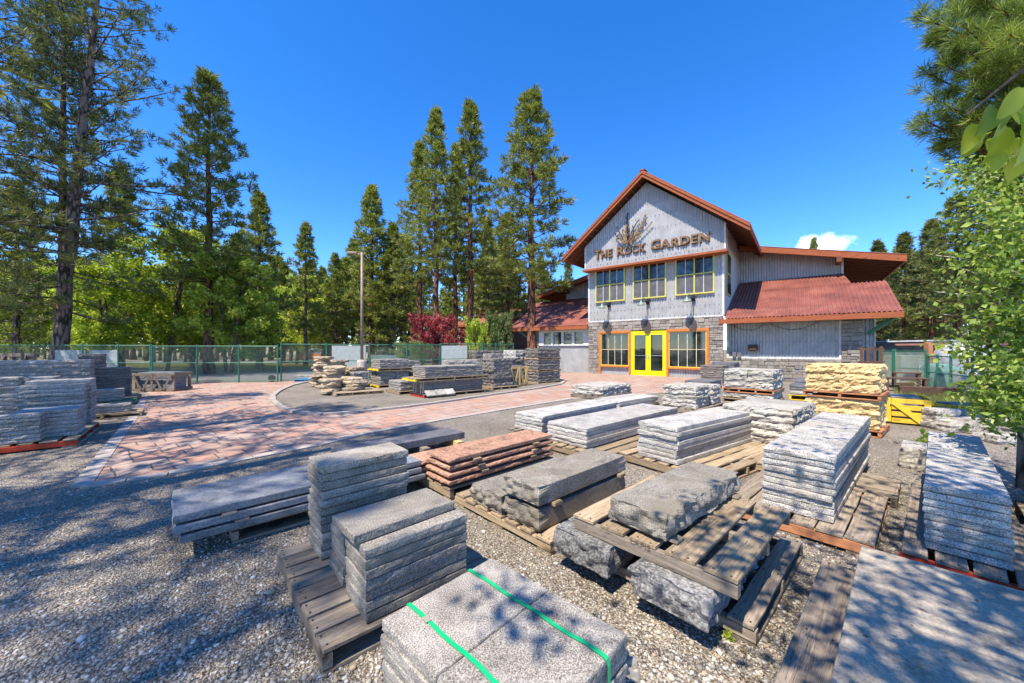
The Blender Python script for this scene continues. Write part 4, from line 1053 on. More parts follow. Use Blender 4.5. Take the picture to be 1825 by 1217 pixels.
# thick dark granite steps
s7 = fr((959,869.5), right=(1112.8,812.4), left=(896.6,847.5), vb=950.6, zb=.112)
p7 = P(981,965,.11); fp7 = Frame(p7[:2], s7.ang, 1.32, 1.22, 0, .112)
pallet(fp7, 'brown pallet under the thick dark granite steps', 'wood_tan', h=.112, nb=7, nr=3, seed=6, nails=True)
stack(s7.sub(0,0,s7.L,s7.W,.31,s7.z1+.004), 1, DK, 'thick dark granite step raised on top of another', amp=.022, res=.018, rough='x', facet=True, group='thick dark granite steps', cat='stone step', chip=.006)
stack(s7.sub(.0,.0,s7.L,s7.W,.113,.279), 1, DK, 'thick dark granite step under the raised one', amp=.022, res=.018, rough='x', facet=True, group='thick dark granite steps', cat='stone step', chip=.006)
stack(s7.sub(-.02,s7.W+.03,s7.L,.40,.113,.279), 1, DK, 'thick dark granite step lying alone on the left of the pallet', amp=.022, res=.018, rough='x', facet=True, group='thick dark granite steps', cat='stone step', chip=.006)
spacers(s7, .2755, .033, M['wood_tan'], ['near spacer block between the dark granite steps', 'far spacer block between the dark granite steps'], (.16,.93))
# long white granite treads
WG, WR = M['white_granite'], M['white_rough']
def plt(fm, lab, m='wood_gray', ex=(.1,.1,.15,.1), **k): return pallet(fm.sub(-ex[0], -ex[2], fm.L+ex[0]+ex[1], fm.W+ex[2]+ex[3], 0, .125), lab, m, **k)
s8 = fr((965.8,742), right=(1098.6,716.6), left=(921,733.5), zt=.405); s8.z0 = .126
stack(s8, 5, WG, 'the long white stack nearest the paving', rough='x', amp=.011, res=.03, group='long white granite slabs', jit=.014)
plt(s8, 'pallet under the long white stack nearest the paving', nb=6, nr=4, seed=1)
s9 = fr((1044.8,764), right=(1205,726), left=(983.4,749), vb=800.4, zb=.126)
stack(s9, 5, WG, 'the longest white stack', rough='x', amp=.010, res=.03, group='long white granite slabs', jit=.012)
plt(s9, 'pallet under the longest white stack', 'wood_tan', nb=7, nr=4, seed=2, ex=(.1,.1,.35,.1))
s10 = fr((1206,763), right=(1347,731.7), left=(1144.7,749), vb=829, zb=.126)
stack(s10, 8, WG, 'the striped white stack in the middle', rough='x', amp=.010, res=.028, group='long white granite slabs', jit=.016)
plt(s10, 'tan pallet under the striped white stack', 'wood_tan', nb=7, nr=4, seed=7, ex=(.08,.1,.48,.25))
s11 = fr((1411.8,731.7), right=(1449,716.3), left=(1293,718.5), zt=.65); s11.z0 = .126; s11.L = 1.2
stack(s11, 5, WR, 'the wide rough white stack', word='block', name='stone_block', cols=(2,1), names=('front','rear'), rough='xy', amp=.03, res=.035, group='rough white granite blocks', cgap=.01)
plt(s11, 'pallet under the wide rough white stack', 'wood_tan', along='y', nb=6, nr=3, seed=8, ex=(.25,.1,.2,.1))
plt(s11.sub(-1.05, -.15, .9, 1.0, 0, .125), 'empty pallet in front of the rough white stack', 'wood_tan', nb=7, nr=3, seed=18, ex=(0,0,0,0))
s12 = fr((1486,815), right=(1549.5,742), zt=.65, W=.47); s12.z0 = .126
stack(s12, 10, WG, 'the white stack with tree shade on its side', rough='x', amp=.010, res=.022, group='long white granite slabs', jit=.012)
c12 = P(1559,970,.125); fp12 = Frame(c12[:2], s12.ang, 1.25, 1.0, 0, .125)
pallet(fp12, 'pallet with a reddish runner under the shaded white stack', 'wood_gray', 'wood_orange', nb=6, bw=.15, nr=3, seed=11, nails=True)
pallet(fp12.sub(1.30, -.06, .72, .62, 0, .125), 'second pallet behind the one with the reddish runner', 'wood_gray', along='y', nb=4, bw=.15, nr=3, seed=12, nails=True)
# two pallets with dark hammered blocks
lc = P(1347,1119,.125); AL = s7.ang
fpl = Frame(P(1347,1119,.11)[:2], math.atan2(.772,.834), 1.2, 1.05, 0, .115)
pallet(fpl, 'bottom pallet under two dark blocks and another pallet', 'wood_gray', h=.115, nb=6, bw=.13, nr=3, seed=13, nails=True)
up = Frame(P(1315,1034,.39)[:2], fpl.ang, 1.14, .98, .285, .39)
pu = pallet(up, 'upper pallet resting on dark blocks, with one dark slab on it', 'wood_tan', 'wood_gray', h=.10, z0=.289, nb=5, bw=.15, nr=3, seed=14, base=False, nails=True)
b1 = Frame(P(1272.6,1051,.284)[:2], fpl.ang, .95, .40, .116, .288).sub(-.10, .0, .95, .40, .116, .288)
stack(b1, 1, DS, 'dark hammered block under the near end of the upper pallet', name='stone_block', amp=.017, res=.016, facet=True, group='dark hammered blocks', cat='stone block', chip=.008)
stack(b1.sub(.0, .56, .95, .42, .116, .288), 1, DS, 'dark hammered block under the far end of the upper pallet', name='stone_block', amp=.017, res=.016, facet=True, group='dark hammered blocks', cat='stone block', chip=.008)
st_ = fr((1187,921), right=(1321,841.5), left=(1082,888), zt=.552); st_.z0 = .408
stack(st_, 1, DS, 'broad dark slab with hammered edges on the upper pallet', amp=.022, res=.016, facet=True, group='dark hammered blocks', cat='stone slab', chip=.006)
st_slab = [o for o in bpy.data.objects if o.get('label') == 'broad dark slab with hammered edges on the upper pallet'][0]
st_slab.data.materials.clear(); st_slab.data.materials.append(DK)
spacers(st_, .3905, .017, M['wood_gray'], ['near batten under the broad dark slab', 'far batten under the broad dark slab'], (.08,.9))
ft = flat_text('stencil', 'LAPIS', .12, .034, .0008, M['wood_stencil'], pu, (0,0,0), (0,0,0), 0)
ft.rotation_euler = (R(90), 0, R(-90)); ft.location = (-.0025, .50, .062)
# concrete slab, lower right, on a pallet plank
cc = P(1534,972,.25); AC = math.atan2(-.445,.42) + math.pi/2
fc = Frame(cc.xy - Vector((math.cos(AC), math.sin(AC)))*1.9 + Vector((math.sin(AC), -math.cos(AC)))*1.25, AC, 1.9, 1.25, .17, .25)
stack(fc, 1, M['concrete'], 'large smooth concrete slab in dappled shade', amp=.004, res=.1, rough='', cat='concrete slab', name='concrete_slab')
pallet(fc.sub(.1, .02, 1.62, 1.40, 0, .165), 'heavy plank pallet under the concrete slab', 'wood_gray', h=.165, nb=7, bw=.17, nr=3, seed=15, nails=True)
# right hand stack on the red pallet
s13 = fr((1803.6,890.6), right=None, left=(1671.7,871), zt=.57, az=49, L=2.5, W=.36); s13.z0 = .126
stack(s13, 9, WG, 'the dappled white stack on the red pallet', rough='x', amp=.010, res=.02, group='long white granite slabs', jit=.008)
pallet(Frame(P(1640,990,.125)[:2], s13.ang, 2.0, 1.15, 0, .125).sub(0,-1.0,2.0,1.1,0,.125), 'pallet with a red painted runner under the dappled white stack', 'wood_gray', nb=7, bw=.13, nr=4, ends='wood_red', seed=16, nails=True)
nb_ = P(1651,822,.126); stack(Frame(nb_[:2], s13.ang, .55, .22, .0, .26), 1, M['pale_block'], 'narrow pale block left of the dappled white stack', name='stone_block', amp=.012, res=.03, group='pale rough stone blocks', cat='stone block')
f14 = s13.sub(1.0,-.92,1.3,.55,.126,.62)
stack(f14, 5, WR, 'the rough white stack at the right edge', amp=.02, res=.03, group='rough white granite blocks', word='block', name='stone_block')
plt(f14, 'gray pallet under the rough stack at the right edge', nb=6, nr=3, seed=17, ex=(.15,.1,.12,.1))
# pale rough blocks piled loosely behind
RBL = [((1652,1698,729,766,.55), 3, 'the pale three-layer pile right of the yellow crate'), ((1677,1711,751,771,.5), 1, 'short pale block in front of the three-layer pile'), ((1712,1766,748,773,.6), 1, 'square-faced pale block with leafy shade on its front'),
       ((1704,1779,731,747,.55), 1, 'long flat pale block behind the square-faced one'), ((1779,1832,720,751,.6), 2, 'the high pale pile under the aspen leaves'), ((1782,1845,751,781,.6), 1, 'pale block with a broken corner at the right edge'),
       ((1734,1781,774,785,.35), 1, 'low pale curb behind the dappled white stack'), ((1760,1860,776,792,.30), 1, 'long low pale curb running out of the right edge')]
for k, ((u0, u1, va, vb, dep), n, lb_) in enumerate(RBL):
    c = P(u0+16, vb, 0); L = (u1-u0-12)*c.y/F; dep *= .5; hh = (vb-va)*c.y/F
    stack(Frame(c[:2], R(-9+5*(k % 3)), L, dep, 0, hh), n, M['pale_block'], lb_, word='block', name='stone_block', amp=.022, res=.04, group='pale rough stone blocks', cat='stone block', chip=.012)

# ------------------------------------------------------------------ crates
def crate(fm, h, m, label, style=0, fill=None, flabel=None, nrail=4, fmats=None):
    root = thing('crate', label, 'crate', fm.at(0,0,0), fm.ang); mm = M[m]
    L, W_ = fm.L, fm.W
    for x in (.04, L-.04):
        for y in (.03, W_-.03): MB().box(x-.045, x+.045, y-.03, y+.03, .04, h, .004).build('post', mm, root)
    mb = MB()
    for k in range(nrail):
        z = .08+(h-.13)*k/(nrail-1)
        if style == 0:
            mb.box(.09, L-.09, -.022, -.002, z-.045, z+.045, .003); mb.box(.09, L-.09, W_+.002, W_+.022, z-.045, z+.045, .003)
            mb.box(-.022, -.002, .02, W_-.02, z-.045, z+.045, .003); mb.box(L+.002, L+.022, .02, W_-.02, z-.045, z+.045, .003)
        elif k in (0, nrail-1):
            mb.box(-.03, L+.03, -.03, -.002, z-.04, z+.04, .003); mb.box(-.03, L+.03, W_+.002, W_+.03, z-.04, z+.04, .003)
            mb.box(-.03, -.002, -.0, W_, z-.042, z+.042, .003); mb.box(L+.002, L+.03, 0, W_, z-.042, z+.042, .003)
    mb.build('rail', mm, root)
    mb = MB()
    if style == 0:
        mb.bar((.10,-.034,h-.06), (L-.12,-.034,.08), .09, .02, (0,1,0)); mb.bar((-.034,.06,h-.06), (-.034,W_-.06,.08), .09, .02, (1,0,0))
        mb.bar((L+.034,.06,h-.06), (L+.034,W_-.06,.08), .09, .02, (1,0,0))
    else:
        for k in range(2):
            xa, xm, xb_ = L*k/2+.05, L*(k+.5)/2, L*(k+1)/2-.05
            mb.bar((xa,-.045,h-.05), (xa+(xm-xa)*.9,-.045,.08), .06, .02, (0,1,0)); mb.bar((xb_,-.045,h-.05), (xm+(xb_-xm)*.1,-.045,.08), .06, .02, (0,1,0))
        mb.bar((-.045,.05,h-.05), (-.045,W_-.05,.08), .06, .02, (1,0,0)); mb.bar((L/2,-.06,.06),(L/2,-.06,h),.07,.02,(0,1,0))
    mb.build('diagonal_brace', mm, root)
    if fill:
        stack(fm.sub(.1,.1,L-.2,W_-.2,.05,h+.02), fill, fmats or M['mid_granite'], flabel, rough='xy', amp=.012, res=.06)
cy = Frame(P(1577.5,754,0)[:2], -R(40), .62, .9, 0, .52)
crate(cy, .52, 'crate_yellow', 'yellow painted timber crate with a diagonal brace', 0, 4, 'the slabs inside the braced yellow crate')

c24 = P(1698,743,0); crate(Frame(c24[:2], R(-8), .8, .6, 0, .26), .26, 'crate_yellow', 'low yellow crate with a gray slab among the pale blocks', 0, 1, 'gray slab on the low yellow crate', 3)
# yellow sandstone, two bundles high
c15 = P(1566,781,0); A15 = R(90-51)
Wf = .98
f15 = Frame(c15[:2], A15, .95, Wf, .126, .62)
pallet(f15.sub(-.04,-.04,1.03,Wf+.08,0,.125), 'orange-stained pallet under the yellow sandstone', 'wood_orange', along='y', nb=6, nr=3, seed=21)
stack(f15, 3, M['yellow_stone'], 'the lower yellow sandstone bundle', word='block', name='stone_block', cols=(1,2), names=('right','left'), amp=.035, res=.035, group='yellow sandstone blocks', cgap=.02)
pallet(f15.sub(-.04,-.04,1.03,Wf+.08,0,.125), 'orange-stained pallet between the yellow sandstone bundles', 'wood_orange', h=.11, z0=.622, along='y', nb=6, nr=3, seed=22)
f15b = f15.sub(0,0,.95,Wf,.733,1.225)
stack(f15b, 3, M['yellow_stone'], 'the upper yellow sandstone bundle', word='block', name='stone_block', cols=(1,2), names=('right','left'), amp=.035, res=.035, group='yellow sandstone blocks', cgap=.02)
# gray rough blocks on two pallets
c16 = P(1377,696,.41); A16 = R(90-46); f16 = Frame(c16[:2], A16, 1.25, 1.15, .41, .93)
pallet(f16.sub(-.04,-.04,1.33,1.23,0,.12), 'brown pallet under the gray rough bundle', 'wood_orange', 'wood_tan', h=.115, z0=.293, along='y', nb=6, nr=4, seed=23)
stack(f16, 3, WR, 'the upper gray rough bundle', word='block', name='stone_block', cols=(1,2), names=('right','left'), amp=.035, res=.04, group='gray rough blocks', cgap=.02)
stack(f16.sub(0,0,1.25,1.15,.126,.29), 1, WR, 'rough layer under the brown pallet', word='block', name='stone_block', cols=(1,2), names=('right','left'), amp=.035, res=.04, group='gray rough blocks', cgap=.02)
pallet(f16.sub(-.04,-.04,1.33,1.23,0,.12), 'bottom pallet of the gray rough bundle', 'wood_tan', along='y', nb=6, nr=3, seed=24)
# white rough stacks behind the long ones
c17 = P(1240.5,729,.126); f17 = Frame(c17[:2], R(90-47), .80, .75, .126, .636)
stack(f17, 5, WR, 'the square rough white stack', word='block', name='stone_block', amp=.03, res=.035, group='rough white granite blocks')
stack(f17.sub(.98,-.02,.55,.75,.126,.6), 4, WR, 'the small rough white stack beside the square one', word='block', name='stone_block', amp=.03, res=.035, group='rough white granite blocks')
plt(f17, 'pallet under the square rough white stack', seed=25, nb=6, nr=3, ex=(.1,.8,.1,.1))
f18 = fr((1074.4,694), right=(1126,687), left=(1017.4,689.6), vb=712.7, zb=.02)
f18.z0 = .126; f18.z1 = .40
stack(f18, 2, WR, 'the low white stack on the paving edge', word='block', name='stone_block', cols=(1,2), names=('right','left'), amp=.035, res=.04, group='rough white granite blocks', cgap=.015)
plt(f18, 'pallet under the low white stack on the paving edge', seed=26, nb=6, nr=3, ex=(.04,.04,.04,.04))
c19 = P(1105,716,.3); f19 = Frame(c19[:2], R(90-50), 1.7, .75, .126, .30)
stack(f19, 3, WG, 'the flat white stack behind the longest one', amp=.015, res=.05, rough='x', group='long white granite slabs', cols=(1,2), names=('right','left'))
plt(f19, 'pallet under the flat white stack', seed=27, nb=6, nr=3, ex=(.03,.03,.03,.03))
c20 = P(1264,680,.34); f20 = Frame(c20[:2], R(90-47), 1.2, .85, .126, .34)
stack(f20, 3, M['slate'], 'the charcoal slab stack by the right window', amp=.008, res=.06, group='charcoal slabs')
plt(f20, 'pallet under the charcoal slab stack by the right window', seed=28, nb=6, nr=3, ex=(.03,.03,.03,.03))
c21 = PD(1288, 652, 15.0); f21 = Frame(c21[:2], R(90-46), .8, .85, .126, .82)
stack(f21, 8, M['black_granite'], 'the dark thin-slab stack below the right window', amp=.02, res=.06, group='dark thin slabs')
plt(f21, 'pallet under the dark thin-slab stack', seed=29, nb=6, nr=3, ex=(.03,.03,.03,.03))
c22 = PD(1308, 647, 16.2); f22 = Frame(c22[:2], R(90-46), .8, .9, .126, .90)
stack(f22, 5, M['slate'], 'the charcoal stack against the stone base', amp=.01, res=.07, group='charcoal slabs')
# slate pieces on a yellow pallet between the gray and yellow bundles
f23 = Frame(P(1405,714,.0)[:2], -R(42), .85, .95, 0, .3); f23 = f23.sub(0,.25,.85,.95,0,.3)
pallet(f23, 'yellow pallet stacked with slate between the big bundles', 'crate_yellow', h=.16, along='x', nb=6, nr=3, seed=31)
stack(f23.sub(.02,.0,.8,.9,.162,.25), 1, M['white_rough'], 'pale slab on the yellow pallet', amp=.015, res=.06, cat='stone slab')
stack(f23.sub(-.02,.35,.8,.9,.252,.42), 2, M['slate'], 'the blue gray pile on the yellow pallet', amp=.015, res=.06, group='slate slabs')
stack(f23.sub(.05,1.2,.8,.9,.0,.55), 4, M['slate'], 'the blue gray pile behind the yellow pallet', amp=.015, res=.06, group='slate slabs')
# ------------------------------------------------------------------ left group in tree shade
MG, BK, LG = M['mid_granite'], M['black_granite'], M['left_granite']
AZL = R(90-49)
def cornered(u, vb, zb, vt=None, zt=None, L=1.0, W=.5, az=49):
    """frame whose near right corner (front edge, right end) stands at pixel (u, vb)"""
    c = P(u, vb, zb); zt = zt if zt is not None else H - (vt-V0)*c.y/F; a = R(90-az)
    return Frame(c.xy - Vector((math.cos(a), math.sin(a)))*L, a, L, W, zb, zt)
def lstack(n, desc, *a, mat=None, pl=None, **k):
    fm = cornered(*a, **k); stack(fm, n, mat or LG, desc, amp=.014, res=.035, group='weathered granite slabs on the left'); return fm
fb = lstack(7, 'the left stack with its right end in view', 137, 775, .126, vt=727, L=.62, W=.57)
fa = lstack(7, 'the nearest left stack cut by the picture edge', 70, 787, .126, vt=736, L=1.3, W=.27)
fcx = lstack(11, 'the tall left stack behind the nearest two', 150, 758, .126, vt=684, L=.75, W=.27)
fd = lstack(12, 'the tallest left stack with a pale right end', 161, 754, .126, vt=676, L=.75, W=.55)
pallet(Frame(fb.at(fb.L-1.6, -.34, 0)[:2], AZL, 1.66, 1.75, 0, .125), 'red-edged pallet under the nearest left stacks', 'wood_tan', 'wood_red', along='y', nb=8, nr=4, seed=41)
fe1 = lstack(10, 'the wide left stack cut by the picture edge', 33, 742, .126, vt=673, L=1.1, W=.6)
fe2 = lstack(10, 'the wide left stack right of the dark gap', 96, 736, .126, vt=672, L=.85, W=.6)
pallet(Frame(fe2.at(-.3, -.1, 0)[:2], AZL, 1.25, .85, 0, .125), 'pallet under the wide left stacks', 'wood_gray', nb=6, nr=3, seed=42)
ff = cornered(160, 716, .126, zt=1.22, L=1.75, W=.6); stack(ff, 11, LG, 'the long high left stack below the white panels', amp=.02, res=.05, group='weathered granite slabs on the left')
fg = lstack(12, 'the thin-slab stack left of the timber crate', 232, 705, .126, vt=654, L=1.1, W=.35, mat=BK)
pallet(Frame(fg.at(-.05, -.15, 0)[:2], AZL, 1.35, .7, 0, .125), 'brown pallet under the thin-slab stack', 'wood_gray', 'wood_orange', nb=6, nr=3, seed=43)
fh = lstack(4, 'the low left stack on the green pallet', 218, 713, .126, vt=693, L=.85, W=.45)
pallet(Frame(fh.at(-.05, -.08, 0)[:2], AZL, 1.15, .62, 0, .125), 'dark green pallet under the low left stack', 'fence_green', nb=6, nr=3, seed=44)
fi = lstack(3, 'the lowest left stack beside the paving', 231, 733, .126, vt=719.5, L=.95, W=.4)
pallet(Frame(fi.at(-.05, -.08, 0)[:2], AZL, 1.2, .6, 0, .125), 'tan pallet under the lowest left stack', 'wood_tan', nb=6, nr=3, seed=45)
fx = cornered(183, 700, .126, zt=1.35, L=.5, W=.6); stack(fx, 8, BK, 'the dark stack behind the thin-slab stack', amp=.018, res=.06, group='weathered granite slabs on the left')
for k, (u, vb, zt, L, d) in enumerate(((62, 706, 1.12, .9, 'the bluish back stack below the wooden rack'), (24, 706, 1.1, .35, 'the small back stack at the left edge'), (9, 712, 1.16, .5, 'the back stack cut by the left edge'))):
    stack(cornered(u, vb, .126, zt=zt, L=L, W=.6), 7, M['bluestone'], d, amp=.018, res=.06, group='bluish granite slabs at the back left')
# timber crate with slabs, wooden rack, white panels
cj = Frame(P(236,699,0)[:2], R(6), 1.32, .8, 0, .62)
crate(cj, .66, 'wood_gray', 'gray timber crate with braces beside the gate', 1, 3, 'the slabs inside the gray timber crate', 3, M['bluestone'])
def rack(u0, u1, vb, vt, Z, lab):
    a, b = PD(u0, vb, Z), PD(u1, vt, Z); r = thing('timber_rack', lab, 'rack', (a.x, Z, 0)); w_ = b.x-a.x; mb = MB(); h = b.z
    for k in range(4): MB().box(w_*k/3-.05, w_*k/3+.05, -.05, .05, 0, h).build('post', M['wood_gray'], r)
    for k in range(3): mb.box(-.1, w_+.1, -.08, -.05, h*(.45+.25*k)-.06, h*(.45+.25*k)+.06)
    mb.build('rail', M['wood_gray'], r); mb = MB(); mb.bar((0,-.1,h*.4), (w_*.5,-.1,h*.95), .1, .03, (0,1,0)); mb.build('brace', M['wood_gray'], r)
rack(-8, 38, 670, 629, 13.2, 'gray timber rack with a diagonal brace at the left edge')
rack(42, 60, 670, 629, 13.6, 'pale narrow timber rack behind the left stacks')

# ------------------------------------------------------------------ island stacks
AZI = 49
def cmid(u, vb, zb, L, W, zt=None, vt=None, az=AZI):
    """frame whose near corner (left end, front edge) stands at pixel (u, vb)"""
    c = P(u, vb, zb); zt = zt if zt is not None else H - (vt-V0)*c.y/F
    return Frame(c[:2], R(90-az), L, W, zb, zt)
def ip(fm, lab, m='wood_tan', seed=0, ex=.08, **k): return pallet(fm.sub(-ex,-ex,fm.L+2*ex,fm.W+2*ex,0,.125), lab, m, nb=6, nr=k.pop('nr',4), seed=seed, **k)
f10 = cmid(757.5, 702.5, .126, 2.16, .80, zt=.50)
ip(f10, 'long pallet with a red painted end on the gravel island', ends='paint_red', seed=51, along='x')
stack(f10, 5, BK, 'the lower long dark bundle on the island', amp=.012, res=.07, group='long dark slabs on the gravel island', jit=.004)
pallet(f10.sub(-.35,-.06,2.75,.92,0,.1), 'long pallet with a yellow painted end between two dark bundles', 'wood_tan', h=.115, z0=.503, nb=6, nr=5, ends='paint_yellow', seed=52)
stack(f10.sub(0,0,2.16,.80,.62,.965), 6, MG, 'the upper long dark bundle on the island', amp=.02, res=.07, group='long dark slabs on the gravel island')
for k in range(3):
    q = f10.at(.12+.34*k, -.10, .128); mb = slab_mesh(.30,.22,.06,'xy',.015,.05,60+k,False,.006); mb.materials.append(M['white_rough'])
    o = link('stone_slab', mb, None, None, q, f10.ang); o.rotation_euler = (R(38), 0, f10.ang)
    tag(o, ('left','middle','right')[k]+' small granite piece leaning on the long dark bundle', 'stone piece', 'small pieces leaning on the dark bundle')
f9 = cmid(714, 697, .126, 1.35, .95, zt=.437); stack(f9, 4, MG, 'the low gray slab stack between the pallets', amp=.012, res=.06, group='gray slabs on the gravel island'); ip(f9, 'pale pallet under the low gray slab stack', seed=53)
f8 = cmid(677, 686, .126, 1.2, .95, zt=.64); stack(f8, 7, MG, 'the lower back bundle right of the flagstones', amp=.02, res=.06, group='gray slabs on the gravel island', cols=(2,1), names=('left','right'), cgap=.05)
ip(f8, 'pallet with a yellow end under the back bundle', seed=54, ends='paint_yellow')
pallet(f8.sub(-.1,-.08,1.4,1.1,0,.1), 'yellow-ended pallet between the two back bundles', 'wood_tan', h=.115, z0=.643, nb=6, nr=4, ends='paint_yellow', seed=55)
stack(f8.sub(.02,.02,1.15,.9,.76,1.10), 5, MG, 'the upper back bundle right of the flagstones', amp=.02, res=.06, group='gray slabs on the gravel island')
f8b = f8.sub(1.45,.1,.9,.9,.126,.72); stack(f8b, 6, MG, 'the stack squeezed behind the back bundles', amp=.02, res=.06, group='gray slabs on the gravel island', cols=(2,1), names=('left','right'), cgap=.06)
f8c = f8.sub(1.35,1.1,.9,.9,.126,.98); stack(f8c, 7, MG, 'the far stack behind the back bundles', amp=.02, res=.07, group='gray slabs on the gravel island')
f7 = Frame(P(660,687,.126)[:2], R(90-49), .5, .55, .126, .62); f7 = f7.sub(-.55,.1,.5,.5,.126,.64); stack(f7, 6, MG, 'the small pillar beside the flagstone piles', amp=.02, res=.05, group='gray slabs on the gravel island')
f11 = cmid(879.7, 689, .126, .85, .95, zt=1.15); ip(f11, 'tan pallet under the square dark tower', seed=56, ex=.2)
stack(f11, 8, BK, 'the square dark tower on the island', amp=.03, res=.06, group='dark rough slabs on the gravel island', jit=.03)
c12b = Frame(P(908,690,0)[:2], R(90-52), .95, .7, 0, .78); crate(c12b, .80, 'wood_new', 'pale slatted timber crate beside the dark tower', 1, 4, 'the dark slabs inside the pale slatted crate', 3, BK)
c13 = P(959.5, 684.5, .0); f13 = Frame(c13[:2], R(90-52), 1.30, .85, .126, .50)
for k, (z0, nm) in enumerate(((0, 'lowest'), (.515, 'middle'), (1.03, 'highest'))):
    pallet(f13.sub(-.03,-.03,1.38,.93,0,.1), f'{nm} pallet of the three-tier dark tower', 'wood_tan', h=.10, z0=z0, nb=6, nr=4, seed=60+k)
    stack(f13.sub(0,0,1.30,.85,z0+.102,z0+.51), 3, BK, f'the {nm} tier of the dark tower', word='block', name='stone_block', amp=.035, res=.05, group='dark rough blocks of the three-tier tower', cols=(1,2), names=('front','rear'), cgap=.02)
f13b = f13.sub(-1.0,1.0,.9,.9,.126,1.1); stack(f13b, 5, BK, 'the dark stack behind the slatted crate', amp=.035, res=.06, group='dark rough slabs on the gravel island', word='block', name='stone_block')
f13c = f13.sub(-.4,1.05,1.0,.9,.126,1.46); stack(f13c, 5, M['white_rough'], 'the pale stack left of the dark tower', amp=.035, res=.06, group='pale rough blocks on the gravel island', word='block', name='stone_block', cols=(2,1), names=('left','right'))
for k, (u, vb, Z, vt, L, W_, n, d, mm) in enumerate(((848, 650, 20.0, 624, 1.6, .9, 6, 'the back stack under the red building eave', BK), (873, 650, 19.0, 630, 1.2, .8, 5, 'the back stack with a skewed slab', MG), (800, 655, 18.5, 642, 1.9, .8, 4, 'the flat pale stack near the fence', M['pale_block']))):
    c = PD(u, vt, Z); f_ = Frame(c[:2], R(90-60), L, W_, .126, c.z); stack(f_, n, mm, d, amp=.03, res=.09, group='stacks near the back fence')
    ip(f_, ['pallet under the stack below the red eave', 'pallet under the stack with a skewed slab', 'pallet under the flat pale stack near the fence'][k], seed=70+k, ex=.05)
# flagstone piles
def flag_mesh(r, T, seed):
    rnd = random.Random(seed); n = 18; prof = [r*(1+.16*math.sin(2*a+seed)+.10*math.sin(3*a+seed*2)+rnd.uniform(-.07,.07)) for a in np.linspace(0, 6.28, n, endpoint=False)]
    v = []
    for (z, s_) in ((0,.88),(.25*T,.99),(.7*T,1.0),(T,.93)):
        for k in range(n):
            a = 6.283*k/n; q = prof[k]*s_*(1+rnd.uniform(-.05,.05)); v.append((q*1.15*math.cos(a), q*.9*math.sin(a), z+rnd.uniform(-.006,.006)*(0 < z < T)))
    f = [(j*n+i, j*n+(i+1)%n, (j+1)*n+(i+1)%n, (j+1)*n+i) for j in range(3) for i in range(n)] + [tuple(range(n-1,-1,-1)), tuple(range(3*n,4*n))]
    me = bpy.data.meshes.new('flagstone'); me.from_pydata(v, [], f); me.update(); me.materials.append(M['flagstone']); return me
flags = [flag_mesh(.34, .075, q) for q in range(6)] 
FP = [((590,703,0), .52, 4, 'the front left flagstone pile'), ((628,701,0), .55, 4, 'the front right flagstone pile'), ((597,693,0), .86, 7, 'the middle flagstone pile'), ((633,690,0), .80, 6, 'the flagstone pile below the lamp post'), ((574,689,0), 1.20, 11, 'the tallest flagstone pile'), ((604,682,0), 1.02, 8, 'the back flagstone pile')]
rnd = random.Random(12)
for k, (pp, zt, n, d) in enumerate(FP):
    c = P(*pp); T = (zt-.125)/n
    for i in range(n):
        o = bpy.data.objects.new('flagstone', flags[rnd.randrange(6)]); COL.objects.link(o); o.location = (c.x+rnd.uniform(-.06,.06), c.y+rnd.uniform(-.06,.06), zt-(i+1)*T)
        o.rotation_euler = (rnd.uniform(-.03,.03), rnd.uniform(-.03,.03), rnd.uniform(0,6.28)); sc = rnd.uniform(.85,1.12)*(1.08 if i > n*.6 else 1); o.scale = (sc, sc, T/.075*1.02)
        tag(o, f'{ordinal(i, n)} stone of {d}', 'flagstone', 'tan flagstones piled on the gravel island')
pallet(Frame(P(598,708,0)[:2], R(90-52), 1.5, 1.2, 0, .125), 'pallet under the front flagstone piles', 'wood_tan', nb=7, nr=4, seed=81)
pallet(Frame(P(575,694,0)[:2], R(90-52), 1.5, 1.2, 0, .125), 'pallet under the tall flagstone piles', 'wood_tan', nb=7, nr=4, seed=82)
pallet(Frame(P(524,681,0)[:2], R(8), .95, .8, 0, .12), 'blue painted pallet left of the flagstones', 'plastic_blue', nb=5, nr=3, seed=83)
stack(Frame(P(521,679.5,.0)[:2], R(8), .9, .7, .127, .26), 2, M['pale_block'], 'the pale planks on the blue pallet', amp=.01, res=.08, word='plank', name='plank')
mb = MB(); c = P(682, 694, 0)

# ------------------------------------------------------------------ lamp post
lp = PD(645, 660, 17.4); t = thing('lamp_post', 'tall tan lamp post with an arm lamp on a concrete pedestal', 'lamp post', (lp.x, lp.y, 0))
mb = MB(); mb.lathe([(.24,0),(.24,.06),(.225,.9),(.20,.98),(.08,.98)], 20); mb.build('pedestal', M['pedestal'], t, True)
zt = H+(V0-450)*17.4/F; mb = MB(); mb.tube([(0,0,.95),(0,0,zt)], [.07,.055], 12); mb.lathe([(.13,.98),(.13,1.01)], 12); mb.build('pole', M['lamp_pole'], t, True)
mb = MB(); mb.bar((0,0,zt-.08),(-.45,0,zt-.04),.06,.06); mb.build('arm', M['lamp_pole'], t)
mb = MB(); mb.box(-.66,-.22,-.11,.11,zt-.07,zt+.03,.02); mb.build('lamp_head', M['lamp_pole'], t)

